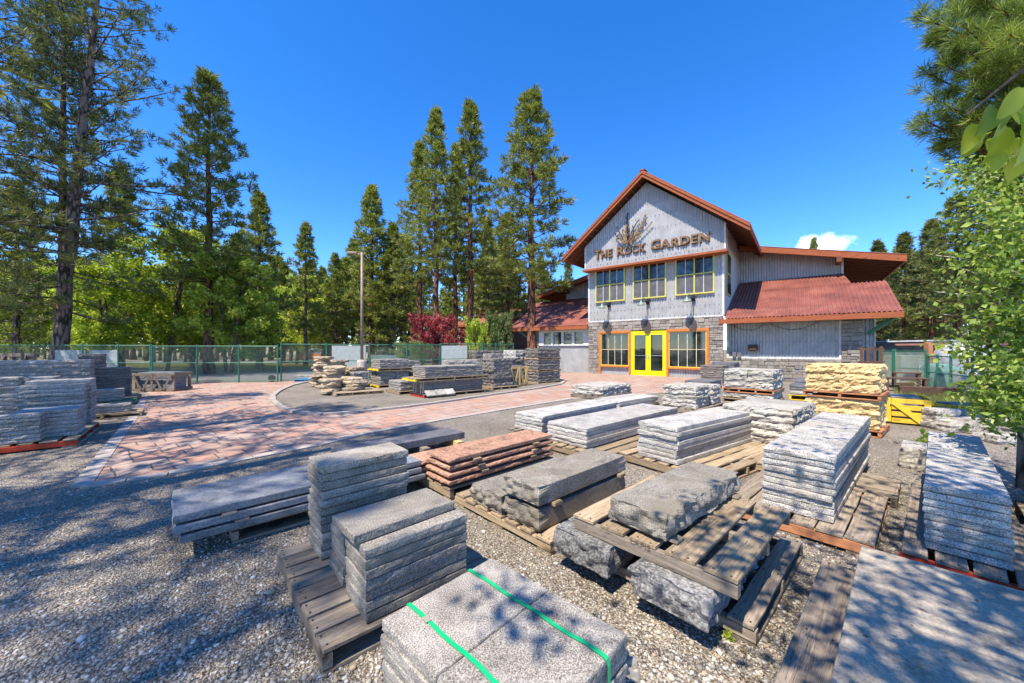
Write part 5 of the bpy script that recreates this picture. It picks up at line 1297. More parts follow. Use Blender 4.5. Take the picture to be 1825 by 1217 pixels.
# ------------------------------------------------------------------ fences
def fence(a, b, h, posts, label, mid=True, wire=.105, extra_frames=(), name='chain_link_fence'):
    """green chain-link fence from a to b (ground points); posts = fractions along it"""
    a, b = Vector((a[0], a[1], 0)), Vector((b[0], b[1], 0)); L = (b-a).length; ang = math.atan2(b.y-a.y, b.x-a.x)
    root = thing(name, label, 'fence', a, ang); 
    for q in posts:
        mb = MB(); mb.tube([(q*L,0,0),(q*L,0,h+.04)], .035, 8); mb.lathe([(.04,h+.03),(.03,h+.07),(.005,h+.08)], 8, (q*L,0,0)); mb.build('post', M['fence_green'], root)
    mb = MB(); mb.tube([(0,0,h),(L,0,h)], .024, 6)
    if mid: mb.tube([(0,0,h*.54),(L,0,h*.54)], .02, 6); mb.tube([(0,0,.08),(L,0,.08)], .02, 6)
    mb.build('rail', M['fence_green'], root)
    v = []; f = []; hh = h-.1; n = int((L+hh)/wire)
    for k in range(n):
        for sgn in (1, -1):
            x0 = -hh + k*wire; x1 = x0+hh; z0, z1 = (.08, h-.02) if sgn > 0 else (h-.02, .08)
            za, zb_ = z0, z1
            if x0 < 0: za = z0 + (z1-z0)*(-x0/hh); xa = 0
            else: xa = x0
            if x1 > L: zb_ = z0+(z1-z0)*((L-x0)/hh); xb_ = L
            else: xb_ = x1
            if xb_-xa < .02: continue
            q = len(v); t_ = .0024; y = .012*sgn
            for (x, z) in ((xa, za), (xb_, zb_)): v += [(x-t_, y, z+t_*sgn), (x+t_, y+t_, z-t_*sgn), (x, y-t_, z)]
            f += [(q,q+1,q+4,q+3),(q+1,q+2,q+5,q+4),(q+2,q,q+3,q+5)]
    me = bpy.data.meshes.new('mesh'); me.from_pydata(v, [], f); me.update(); link('wire_mesh', me, M['fence_wire'], root)
    return root
g0, g1, g2, g3 = P(271,682,0), P(351,681.6,0), P(425.6,681.2,0), P(496,680.8,0)
def frac(p, a, b): return (p.xy-a.xy).dot(b.xy-a.xy)/(b.xy-a.xy).length_squared
fence(g0, g3, 1.63, [0.0, frac(g1,g0,g3), frac(g2,g0,g3), .995], 'wide green chain-link sliding gate across the drive', name='chain_link_gate')
fl = PD(-60, 640, 15.2); fl2 = Vector((g0.x-.1, g0.y+.05, 0))
fence(fl, fl2, 1.66, [frac(PD(u, 640, 16.2), fl, fl2) for u in (-20, 157, 211)]+[.998], 'green chain-link fence behind the left stacks')
r0 = P(500,680.5,0); r1 = Vector(((785-U0)/F*19.6, 19.6, 0)); r2 = Vector(((915-U0)/F*21.8, 21.8, 0))
fence(r0, r1, 1.72, [0.003]+[frac(Vector(((u-U0)/F*Z, Z, 0)), r0, r1) for u, Z in ((582,17.5),(659,18.2),(725,19.0))]+[.998], 'green chain-link fence behind the flagstone island')
fence(r1, r2, 1.78, [frac(Vector(((u-U0)/F*Z, Z, 0)), r1, r2) for u, Z in ((833,20.4),(860,20.8),(884,21.2))]+[.998], 'green chain-link fence beside the left wing', name='chain_link_fence')
mb = MB(); mb.lathe([(.12,-.04),(.16,-.03),(.16,.03),(.12,.04)], 14); o = mb.build('gate_wheel', M['rubber'], None, True, P(487,680,0)+Vector((0,-.1,.16))); o.rotation_euler = (R(90),0,0); tag(o, 'small black rubber wheel at the end of the sliding gate', 'wheel')
def panel(u0, u1, v0, v1, Z, lab, m='white_panel'):
    a, b = PD(u0, v1, Z), PD(u1, v0, Z); t = thing('white_panel', lab, 'panel', (a.x, Z, 0)); mb = MB(); mb.box(0, b.x-a.x, -.03, .03, max(.05, a.z), b.z, .005); mb.build('board', M[m], t)
    for q in (.05, b.x-a.x-.12): MB().box(q,q+.07,.035,.09,0,b.z-.05).build('post', M['wood_gray'], t)
panel(99, 152, 624, 660, 16.9, 'white panel behind the fence beside the leaning trunk'); panel(160, 211, 624, 660, 17.0, 'white panel behind the fence left of the gate')
panel(592, 652, 616, 662, 19.0, 'white panel behind the fence by the lamp post'); panel(787, 833, 616, 655, 21.2, 'white panel behind the fence near the plum shrub')
# right-hand yard: fence, shed, wrapped goods, bench
q0, q1 = Vector(((1566-U0)/F*15.2, 15.2, 0)), Vector(((1652-U0)/F*13.4, 13.4, 0)); q2 = Vector(((1850-U0)/F*8.6, 8.6, 0))
fence(q0, q1, 1.42, [.02,.32,.36,.98], 'green chain-link gate at the right end of the building', name='chain_link_gate')
fence(q1, q2, 1.25, [.02,.14,.30,.52,.76,.98], 'green chain-link fence round the right yard')
def solid(name, lab, cat, u0, u1, v0, v1, Z, dep, m, part='body', top=None, tm=None):
    a, b = PD(u0, v1, Z), PD(u1, v0, Z); t = thing(name, lab, cat, (a.x, Z, 0)); w_ = b.x-a.x
    mb = MB(); mb.box(0, w_, 0, dep, 0, b.z, .03); mb.build(part, M[m], t)
    if top: mb = MB(); mb.prism([(-.4, b.z-.02), (w_+.4, b.z-.02), (w_+.2, b.z+top), (-.2, b.z+top)], -.5, dep+.4); mb.build('roof', M[tm], t)
    return t
sh = solid('shed', 'low red-brown board shed beyond the right gate', 'shed', 1576, 1690, 616, 650, 24, 4, 'shed', 'wall', .22, 'gray_wrap')
solid('trailer', 'pale box trailer beyond the right fence', 'trailer', 1648, 1700, 608, 650, 20, 3, 'house_white', 'body', .06, 'gray_wrap')
solid('trailer', 'long gray trailer with a rusty roof edge behind the leaves', 'trailer', 1722, 1800, 614, 650, 17, 3, 'gray_wrap', 'body', .08, 'shed')
def lumpy(name, lab, cat, u, v, Z, r, h, m, seed):
    rnd = random.Random(seed); c = PD(u, v, Z); mb = MB(); n = 16; prof = []
    mb.lathe([(r*q, h*z) for q, z in ((.9,0),(1,.12),(1.02,.5),(.95,.8),(.7,.95),(.2,1))], n)
    mb.v = [(x*(1+.12*math.sin(3*math.atan2(y,x)+seed)+rnd.uniform(-.05,.05)), y*(1+rnd.uniform(-.07,.07)), z*(1+rnd.uniform(-.04,.04))) for x, y, z in mb.v]
    tag(mb.build(name, M[m], None, True, (c.x, c.y, 0)), lab, cat)
lumpy('wrapped_bale', 'teal wrapped bale with a peaked top in the right yard', 'bale', 1668, 660, 13.6, .42, .98, 'teal_wrap', 1)
lumpy('wrapped_bale', 'teal wrapped bale standing against the right fence', 'bale', 1692, 662, 12.6, .34, .9, 'teal_wrap', 2)
lumpy('wrapped_bale', 'pale gray wrapped pile right of the teal bales', 'bale', 1728, 665, 12.0, .42, .8, 'gray_wrap', 3)
lumpy('wrapped_bale', 'gray wrapped pile half hidden by the leaves', 'bale', 1772, 668, 11.4, .45, .8, 'gray_wrap', 4)
lumpy('wrapped_bale', 'dark gray covered heap behind the right fence', 'bale', 1715, 640, 16.5, .9, 1.75, 'gray_wrap', 5)
solid('sheet_stack', 'upright orange and green sheets leaning together', 'sheet stack', 1655, 1663, 610, 650, 17, .2, 'orange_tarp', 'sheet')
t = solid('table', 'dark slab table in the right yard', 'table', 1606, 1646, 634, 640, 17.5, .8, 'slate', 'top')
def bench(u, vv, lab, ang, L=.95, h=.62, back=False, z0=0.0):
    c = P(u, vv, z0); t = thing('bench', lab, 'bench', c, ang); mb = MB(); D = .42
    for y in (0,.15,.30): mb.box(0, L, y, y+.13, h-.04, h, .004)
    mb.build('seat', M['wood_dark'], t)
    for x in (.05, L-.12):
        for y in (.02, D-.08): mb = MB(); mb.box(x, x+.07, y, y+.06, 0, h-.042); mb.build('leg', M['wood_dark'], t)
    mb = MB(); mb.box(.12, L-.12, .19, .23, .15, .21); mb.build('stretcher', M['wood_dark'], t)
    if back:
        mb = MB()
        for k in range(4): mb.box(.05+k*(L-.19)/3, .05+k*(L-.19)/3+.09, D-.06, D-.03, h, h+.75)
        mb.box(0, L, D-.03, D, h+.6, h+.68); mb.box(0, L, D-.03, D, h+.1, h+.18); mb.build('backrest', M['wood_dark'], t)
bench(1576, 697, 'dark brown bench right of the yellow sandstone', -R(38), 1.1, .5); bench(1590, 692, 'dark brown small table beside the bench', -R(38), .8, .62)
bench(1531, 690, 'dark wooden slat-back chair behind the yellow sandstone', -R(40), .75, .85, True)
mb = MB(); mb.box(-.1,.1,-.06,.06,.85,1.1,.01); t = thing('electric_box', 'small gray electric box on a thin post in the grass', 'electric box', P(1640,690,0)); mb.build('box', M['slate'], t); mb = MB(); mb.tube([(0,0,0),(0,0,.85)], .025, 6); mb.build('post', M['steel'], t)
ws = MB(); ws.box(0, 3.4, -.12, .12, 0, .28, .02); tag(ws.build('timber_edge', M['wood_dark'], None, False, P(1602,702,0), -R(34)), 'dark timber edging at the foot of the right grass', 'edging')

# ------------------------------------------------------------------ far houses and a parked car
def house(u0, u1, v0, v1, Z, dep, lab, wall, roofm, rh=1.2):
    a, b = PD(u0, v1, Z), PD(u1, v0, Z); t = thing('house', lab, 'house', (a.x, Z, 0)); w_ = b.x-a.x
    mb = MB(); mb.box(0, w_, 0, dep, 0, b.z); mb.build('wall', M[wall], t)
    mb = MB(); mb.prism([(-.6, b.z), (w_+.6, b.z), (w_/2, b.z+rh)], -.7, dep+.7); mb.build('roof', M[roofm], t)
    for x in (.25, .6):
        mb = MB(); mb.box(w_*x, w_*x+1.2, -.05, .03, .9, 2.1); wi = mb.build('window', M['frame_white'], t); mb = MB(); mb.box(w_*x+.1, w_*x+1.1, -.07, -.04, 1.0, 2.0); mb.build('pane', M['glass'], wi)
house(530, 575, 602, 632, 52, 6, 'low orange house with a brown roof among far trunks', 'house_orange', 'shed', .8)
house(640, 675, 598, 632, 60, 6, 'pale house with a gray roof behind the lamp post', 'house_white', 'gray_wrap', 1.6)
def car(u, Z, lab):
    c = PD(u, 640, Z); t = thing('parked_car', lab, 'car', (c.x, Z, 0)); mb = MB()
    mb.prism([(-2.2,.35),(2.2,.35),(2.25,.75),(1.5,.95),(-2.0,.98),(-2.25,.7)], -.85, .85); mb.build('body', M['car_paint'], t)
    mb = MB(); mb.prism([(-1.7,.98),(1.0,.95),(.45,1.42),(-1.2,1.45)], -.75, .75); mb.build('window', M['glass'], t)
    for x in (-1.4, 1.4):
        mb = MB(); mb.lathe([(.25,-.1),(.33,-.08),(.33,.08),(.25,.1)], 14); o = mb.build('wheel', M['rubber'], t, True, (x, -.82, .33)); o.rotation_euler = (R(90),0,0)
car(706, 34, 'gray green car parked beyond the fence')
# ------------------------------------------------------------------ trees and shrubs
HA = 20.0
pA = pine_parts(HA, 7.6, 2.7, 1, whorl=.46, per=5, K=22, nl=.42, nw=.060, droop=.1, r0=.27, gaps=.16, step=.50)
pB = pine_parts(HA, 6.0, 3.7, 2, whorl=.58, per=5, K=22, nl=.46, nw=.062, droop=.05, r0=.30, gaps=.22, step=.52, shape=.85)
pC = pine_parts(15.0, 2.4, 3.3, 3, whorl=.46, per=5, K=20, nl=.42, nw=.062, droop=.12, r0=.24, gaps=.15, step=.50, shape=1.1)
pD = pine_parts(15.0, 4.0, 2.6, 4, whorl=.48, per=5, K=20, nl=.42, nw=.062, droop=.2, r0=.2, gaps=.2, step=.50, shape=1.0)
pE = pine_parts(24.0, 3.4, 4.9, 5, whorl=.60, per=5, K=20, nl=.32, nw=.034, droop=.28, r0=.30, gaps=.30, shape=.55, lean=(2.7,0), step=.40, seg=14)
pS = pine_parts(18.0, 6.5, 3.3, 15, whorl=.62, per=5, K=8, nl=.30, nw=.045, droop=.15, r0=.28, gaps=.30, step=.50)
fA = pine_parts(18.0, 6.5, 2.6, 6, whorl=.8, per=5, K=8, nl=.7, nw=.15, droop=.1, r0=.26, gaps=.12, step=.55, seg=6)
fB = pine_parts(18.0, 3.5, 3.2, 7, whorl=.8, per=5, K=8, nl=.7, nw=.15, droop=.2, r0=.26, gaps=.1, step=.55, seg=6)
fC = pine_parts(18.0, 9.5, 2.4, 8, whorl=.8, per=5, K=8, nl=.7, nw=.15, droop=.0, r0=.24, gaps=.12, step=.55, seg=6)
dA = broadleaf_parts(8.0, 3.0, 1, n=11500, size=.20, stems=3, cb=.15, clumps=66)
dB = broadleaf_parts(7.0, 2.3, 2, n=9000, size=.19, stems=2, cb=.12, clumps=56)
shr = broadleaf_parts(2.6, 1.7, 3, n=8000, size=.13, stems=6, cb=.12, r0=.04, clumps=60)
def tree(parts, h0, u, Z, vtop, label, rz=0.0, sxy=1.0, bark='bark_red', leaf='pine', group=None, cat='pine tree', name='pine_tree', ub=None):
    hgt = H + (V0-vtop)*Z/F; x = ((ub or u)-U0)/F*Z
    return plant(parts, label, cat, (x, Z, -.02), hgt/h0, rz, name, bark, leaf, group, sxy)
GB = 'tall pines in the middle of the view'
tree(pA, HA, 777, 27, 198, 'slim tall pine second from the left in the middle clump', .3, .95, group=GB)
tree(pA, HA, 838, 28, 186, 'slim tall pine right of the plum shrub', 2.1, 1.05, group=GB)
tree(pA, HA, 812, 31, 262, 'shorter slim pine between the two tallest of the middle clump', 4.0, .9, group=GB)
tree(pB, HA, 947, 25.5, 168, 'broad open-crowned pine rising behind the left wing roof', 1.2, 1.12, group=GB)
tree(pA, HA, 748, 30, 258, 'left pine of the middle clump', 5.1, 1.05, group=GB)
tree(pB, HA, 905, 34, 380, 'low bushy pine left of the broad open-crowned one', 3.3, 1.2, group=GB)
tree(pC, 15, 662, 36, 335, 'conical pine behind the lamp post', .7, 1.05, 'bark_red', group='conical pines beyond the fence')
tree(pC, 15, 462, 28, 345, 'conical pine right of the open-crowned left pine', 2.7, 1.02, group='conical pines beyond the fence', bark='bark_gray')
tree(pD, 15, 545, 32, 402, 'smaller conical pine between two gaps of sky', 4.2, 1.0, group='conical pines beyond the fence', bark='bark_gray')
tree(pB, HA, 372, 22.5, 132, 'open-crowned pine with bare lower trunk behind the gate', 5.3, .95)
tree(pD, 15, 610, 44, 470, 'small pine left of the conical pine by the lamp', 1.0, 1.2, group='conical pines beyond the fence')
tree(pD, 15, 700, 50, 440, 'small pine right of the conical pine by the lamp', 3.0, 1.2, group='conical pines beyond the fence')
tree(pC, 15, 1012, 46, 466, 'small pine peeping between left wing roof and gable', 2.0, .9, group='small pines showing over the roofs')
tree(pC, 15, 965, 50, 460, 'small pine behind the broad open-crowned one', 5.0, .9, group='small pines showing over the roofs')
tree(pC, 15, 1450, 60, 428, 'pine tip showing over the right hall roof', 5.0, .7, group='small pines showing over the roofs')
for k, (u, Z, vt, pp, h0, lab) in enumerate(((575, 40, 478, pC, 15, 'full pine right of the low gap of sky'), (598, 36, 455, pC, 15, 'full pine left of the lamp post'), (630, 46, 430, pC, 15, 'full pine behind the lamp post arm'), (700, 36, 400, pC, 15, 'full pine between lamp post and middle clump'), (722, 42, 420, pB, HA, 'pale open pine left of the middle clump'), (505, 40, 470, pC, 15, 'full pine between the two conical ones'), (420, 38, 420, pC, 15, 'full pine behind the open-crowned left pine'), (870, 40, 400, pC, 15, 'full pine under the tallest pine of the middle'), (900, 46, 430, pC, 15, 'full pine above the side building roof'))):
    tree(pp, h0, u, Z, vt, lab, u*.9, 1.12, 'bark_gray', 'pine', 'full pines beyond the fence')
GR = 'pines behind the right yard'
for u, Z, vt, lab, pp, h0, s_ in ((1565, 38, 432, 'pine just beyond the right wing eave', pC, 15, 1.1), (1612, 33, 420, 'dark pine with a pointed top right of the eave', pD, 15, 1.2), (1660, 31, 395, 'dense dark pine left of the aspen', pC, 15, 1.15),
    (1705, 26, 350, 'tall dark pine behind the aspen leaves', pB, HA, 1.15), (1770, 24, 300, 'tall pine mostly hidden by the aspen leaves', pB, HA, 1.1), (1590, 48, 470, 'distant pine low beside the right eave', pC, 15, 1.3), (1640, 45, 450, 'distant pine between the dark pines', pC, 15, 1.3), (1820, 25, 330, 'tall pine at the right picture edge', pA, HA, 1.3)):
    tree(pp, h0, u, Z, vt, lab, u*.7, s_, 'bark_red', 'pine_dark', GR)
# the big leaning pine on the left and its neighbours in shade
t = plant(pE, 'large leaning gray-barked pine on the left with long drooping limbs', 'pine tree', ((97-U0)/F*18.2, 18.2, -.02), 1.0, 0, 'pine_tree', 'bark_gray', 'pine_dark')
plant(pE, 'pine whose drooping limbs fill the top left corner', 'pine tree', ((-95-U0)/F*14.5, 14.5, -.02), .95, 2.5, 'pine_tree', 'bark_gray', 'pine_dark')
tree(pB, HA, 168, 19.6, -120, 'thin second trunk beside the large leaning pine', 2.0, .62, 'bark_gray', 'pine_dark', ub=112)
tree(pC, 15, 30, 24, 330, 'bushy pine low at the left picture edge', 2.0, 1.1, 'bark_gray', 'pine')
tree(pC, 15, 215, 27, 300, 'bushy pine behind the leaning trunk', 1.0, 1.0, 'bark_gray', 'pine')
# bright deciduous trees behind the gate
GD = 'bright green broadleaf trees behind the gate'
for u, Z, vt, lab, pp, h0, s_ in ((212, 23, 468, 'bright green tree right of the leaning trunk', dA, 8, 1.0), (290, 25, 395, 'tall bright green tree left of the open-crowned pine', dA, 8, .85), (408, 23.5, 450, 'bright green tree right of the open-crowned pine', dB, 7, 1.0), (345, 28, 470, 'rounded bright green tree behind the gate posts', dA, 8, .9),
    (470, 26, 520, 'low bright green tree at the right end of the gate', dB, 7, .9), (140, 25, 520, 'low bright green tree behind the white panels', dB, 7, 1.1), (45, 27, 500, 'bright green tree at the far left', dA, 8, 1.0), (525, 36, 490, 'lit green tree between the small conical pines', dA, 8, .8)):
    tree(pp, h0, u, Z, vt, lab, u*.37, s_, 'bark_gray', 'leaf_bright', GD, 'broadleaf tree', 'broadleaf_tree')
tree(shr, 2.6, 778, 24.5, 566, 'plum red leafed shrub behind the fence', 1.0, .62, 'bark_gray', 'leaf_red', None, 'shrub', 'shrub')
tree(shr, 2.6, 853, 24.8, 574, 'bright yellow green shrub beside the left wing', 2.0, .42, 'bark_gray', 'leaf_bright', None, 'shrub', 'shrub')
tree(shr, 2.6, 886, 26.0, 562, 'large pale green shrub under the left wing eave', 4.0, .36, 'bark_gray', 'leaf_shrub', None, 'shrub', 'shrub')
tree(shr, 2.6, 738, 22, 612, 'low pale green shrub behind the fence wire', 3.0, 1.0, 'bark_gray', 'leaf_shrub', None, 'shrub', 'shrub')
tree(dB, 7, 165, 21, 560, 'small green tree behind the left white panel', 3.0, 1.0, 'bark_pale', 'leaf_bright', None, 'broadleaf tree', 'broadleaf_tree')
# forest behind: many pines, each its own tree
rnd = random.Random(21); FB = 'background forest pines'
fl_ = [(fA, 18), (fB, 18), (fC, 18)]
for k in range(150):
    if k < 118: u = -70 + 1090*((k*.618) % 1.0)
    else: u = 1560 + 330*((k*.618) % 1.0)
    Z = rnd.uniform(36, 88) if u < 1100 else rnd.uniform(34, 75)
    if 640 < u < 760 and Z < 45: Z += 12
    vt = rnd.uniform(455, 530) if u < 1100 else rnd.uniform(440, 520)
    if 560 < u < 610: vt = max(vt, 490)
    hgt = H+(V0-vt)*Z/F; pp, h0 = fl_[rnd.randrange(3)]
    plant(pp, 'slender pine in the forest beyond the fences', 'pine tree', ((u-U0)/F*Z, Z, -.05), hgt/h0, rnd.uniform(0,6.28), 'pine_tree', 'bark_red' if rnd.random() < .6 else 'bark_gray', 'pine' if u < 1100 else 'pine_dark', FB, rnd.uniform(.95,1.5))
for k in range(40):
    u = -60+1060*((k*.618+.3) % 1); Z = rnd.uniform(40, 75); pp, h0 = (fB, 18)
    plant(pp, 'young bushy pine in the forest undergrowth', 'pine tree', ((u-U0)/F*Z, Z, -.05), rnd.uniform(.28,.45), rnd.uniform(0,6.28), 'pine_tree', 'bark_gray', 'pine', 'young pines in the forest undergrowth', 1.5)
# trees standing beside and behind the camera whose crowns shade the yard
GS_ = 'pines left of the camera that shade the yard'
for k, (x, y, hgt, pp, h0, s_) in enumerate(((-9.2, 3.4, 13.5, pS, 18, 1.5), (-6.9, .4, 14.5, pS, 18, 1.3), (-13.4, 6.2, 13.5, pS, 18, 1.5), (-7.8, -2.8, 16, pS, 18, 1.15), (-12.4, .2, 16, pS, 18, 1.1), (-17.2, 4.0, 17, pS, 18, 1.15), (-19.5, 9.0, 17, pS, 18, 1.0), (-10.4, -3.5, 17, pS, 18, 1.1), (-5.9, -3.6, 14, pS, 18, 1.15))):
    plant(pp, 'pine standing out of view left of the camera, shading the gravel', 'pine tree', (x, y, -.02), hgt/h0, k*1.3, 'pine_tree', 'bark_gray', 'pine_dark', GS_, s_)
# big pine at the upper right: trunk outside the picture, long needled limbs reaching in
def right_pine():
    root = thing('pine_tree', 'near pine whose long needled boughs hang in the upper right corner', 'pine tree', (10.6, 6.0, 0)); mb = MB(); rnd = random.Random(5)
    mb.tube([(0,0,0),(.05,0,4),(0,.1,9),(0,0,14)], [.36,.31,.22,.05], 14)
    Pp, Dd = [], []
    ends = [((1640,30),5.9),((1668,70),5.7),((1700,20),5.6),((1648,215),5.6),((1690,190),5.3),((1652,130),5.9),((1740,130),5.2),((1715,250),5.4),((1760,60),5.5),((1790,20),5.0),((1800,180),5.0),((1770,250),5.6),((1690,-60),5.6),((1665,40),5.5),((1720,85),5.3),((1690,120),5.5),((1755,160),5.1),((1710,40),5.0),((1780,110),4.9),((1740,210),5.2),((1665,175),5.5),((1800,60),4.7),((1790,230),5.2),((1740,-10),5.3),((1815,150),5.3),((1780,-90),5.2),((1640,-40),6.0),((1730,-20),6.2),((1820,100),4.8),((1675,245),5.7)]
    for (uv, Z) in ends:
        e = PD(uv[0], uv[1], Z) - Vector((10.6, 6.0, 0)); zb = max(3.6, e.z-.9+rnd.uniform(-.4,.3)); b_ = Vector((-.2, 0, zb))
        mid = b_.lerp(e, .55)+Vector((0,rnd.uniform(-.2,.2),-.28)); pts = [b_.lerp(mid, q).lerp(mid.lerp(e, q), q) for q in np.linspace(0,1,9)]
        mb.tube(pts, [.034*(1-.84*q)+.004 for q in np.linspace(0,1,9)], 5, cap=False)
        dirn = (e-mid).normalized()
        for q in range(34):
            s = .42+.58*(q/33.); c = b_.lerp(mid, s).lerp(mid.lerp(e, s), s)
            off = Vector((rnd.gauss(0,.22), rnd.gauss(0,.22), rnd.gauss(.02,.10)))*(1.35-s*.9)
            if q % 2 == 0: mb.tube([c, c+off], [.008,.004], 4, cap=False)
            Pp.append(c+off); Dd.append((dirn*.8+off.normalized()*.6+Vector((0,0,.25))).normalized())
        Pp.append(e); Dd.append(dirn)
    for q in range(150):
        a = rnd.uniform(0,6.28); zz = rnd.uniform(5,14); r_ = (14-zz)*.32+.4
        Pp.append(Vector((math.cos(a)*r_*rnd.uniform(.3,1)+.8, math.sin(a)*r_, zz))); Dd.append(Vector((math.cos(a), math.sin(a), .5)).normalized())
    mb.build('trunk', M['bark_red'], root, True)
    v, f = needles(np.array([tuple(p) for p in Pp]), np.array([tuple(p) for p in Dd]), 70, .20, .0085, 1.0)
    link('crown', np_mesh('near_needles', v, f), M['pine_near'], root)
right_pine()
# aspen at the right edge, leaves close to the camera
def aspen():
    root = thing('aspen_tree', 'leafy young aspen filling the right edge of the picture', 'aspen tree', (5.15, 3.45, 0)); mb = MB(); rnd = random.Random(8); B0 = Vector((5.15, 3.45, 0))
    for (dx, dy) in ((0,0),(.35,.5),(.3,-.3)): mb.tube([(dx,dy,0),(dx*1.2+.03,dy*1.1,1.4),(dx*1.5-.04,dy*1.2,2.8),(dx*1.6,dy*1.2,4.0)], [.055,.045,.03,.008], 8)
    pos = []
    tw = [((1662,300),4.3),((1690,300),4.2),((1700,400),3.9),((1672,392),4.6),((1720,350),3.7),((1668,455),4.4),((1690,470),3.8),((1668,520),4.4),((1680,560),3.7),((1720,520),3.4),((1740,440),3.4),((1700,620),3.5),((1745,600),3.2),
          ((1735,680),3.4),((1750,700),3.1),((1780,640),3.0),((1770,560),3.1),((1790,480),3.0),((1780,380),3.2),((1800,330),3.3),((1810,420),3.0),((1815,560),2.9),((1815,660),2.9),((1765,715),3.1),((1790,720),2.9),((1760,300),3.8),((1735,310),4.1),((1815,280),3.6),((1672,610),4.3),((1705,335),4.4),((1830,480),3.2),((1840,600),3.0),((1840,350),3.4),((1850,700),2.9)]
    for (uv, Z) in tw:
        e = PD(uv[0], uv[1], Z) - B0; b_ = Vector((rnd.uniform(0,.3), rnd.uniform(-.2,.3), max(.5, e.z-.5+rnd.uniform(-.3,.2)))); m_ = b_.lerp(e, .5)+Vector((0,0,.12))
        pts = [b_.lerp(m_, q).lerp(m_.lerp(e, q), q) for q in np.linspace(0,1,7)]; mb.tube(pts, [.012*(1-.8*q)+.002 for q in np.linspace(0,1,7)], 4, cap=False)
        nn = 290 if uv[0] > 1735 else (150 if uv[0] > 1690 else 70)
        for k in range(nn):
            s = rnd.uniform(.35,1)**.8; c = b_.lerp(m_, s).lerp(m_.lerp(e, s), s); sp = .17*(1.2-s)+.035
            pos.append(tuple(c+Vector((rnd.gauss(0,sp), rnd.gauss(0,sp), rnd.gauss(0,sp)*.8))))
    mb.build('trunk', M['bark_pale'], root, True)
    pos = np.array(pos); v, f = leaves_at(pos, .058, up=.4); link('crown', np_mesh('aspen_leaves', v, f), M['leaf_aspen'], root)
aspen()
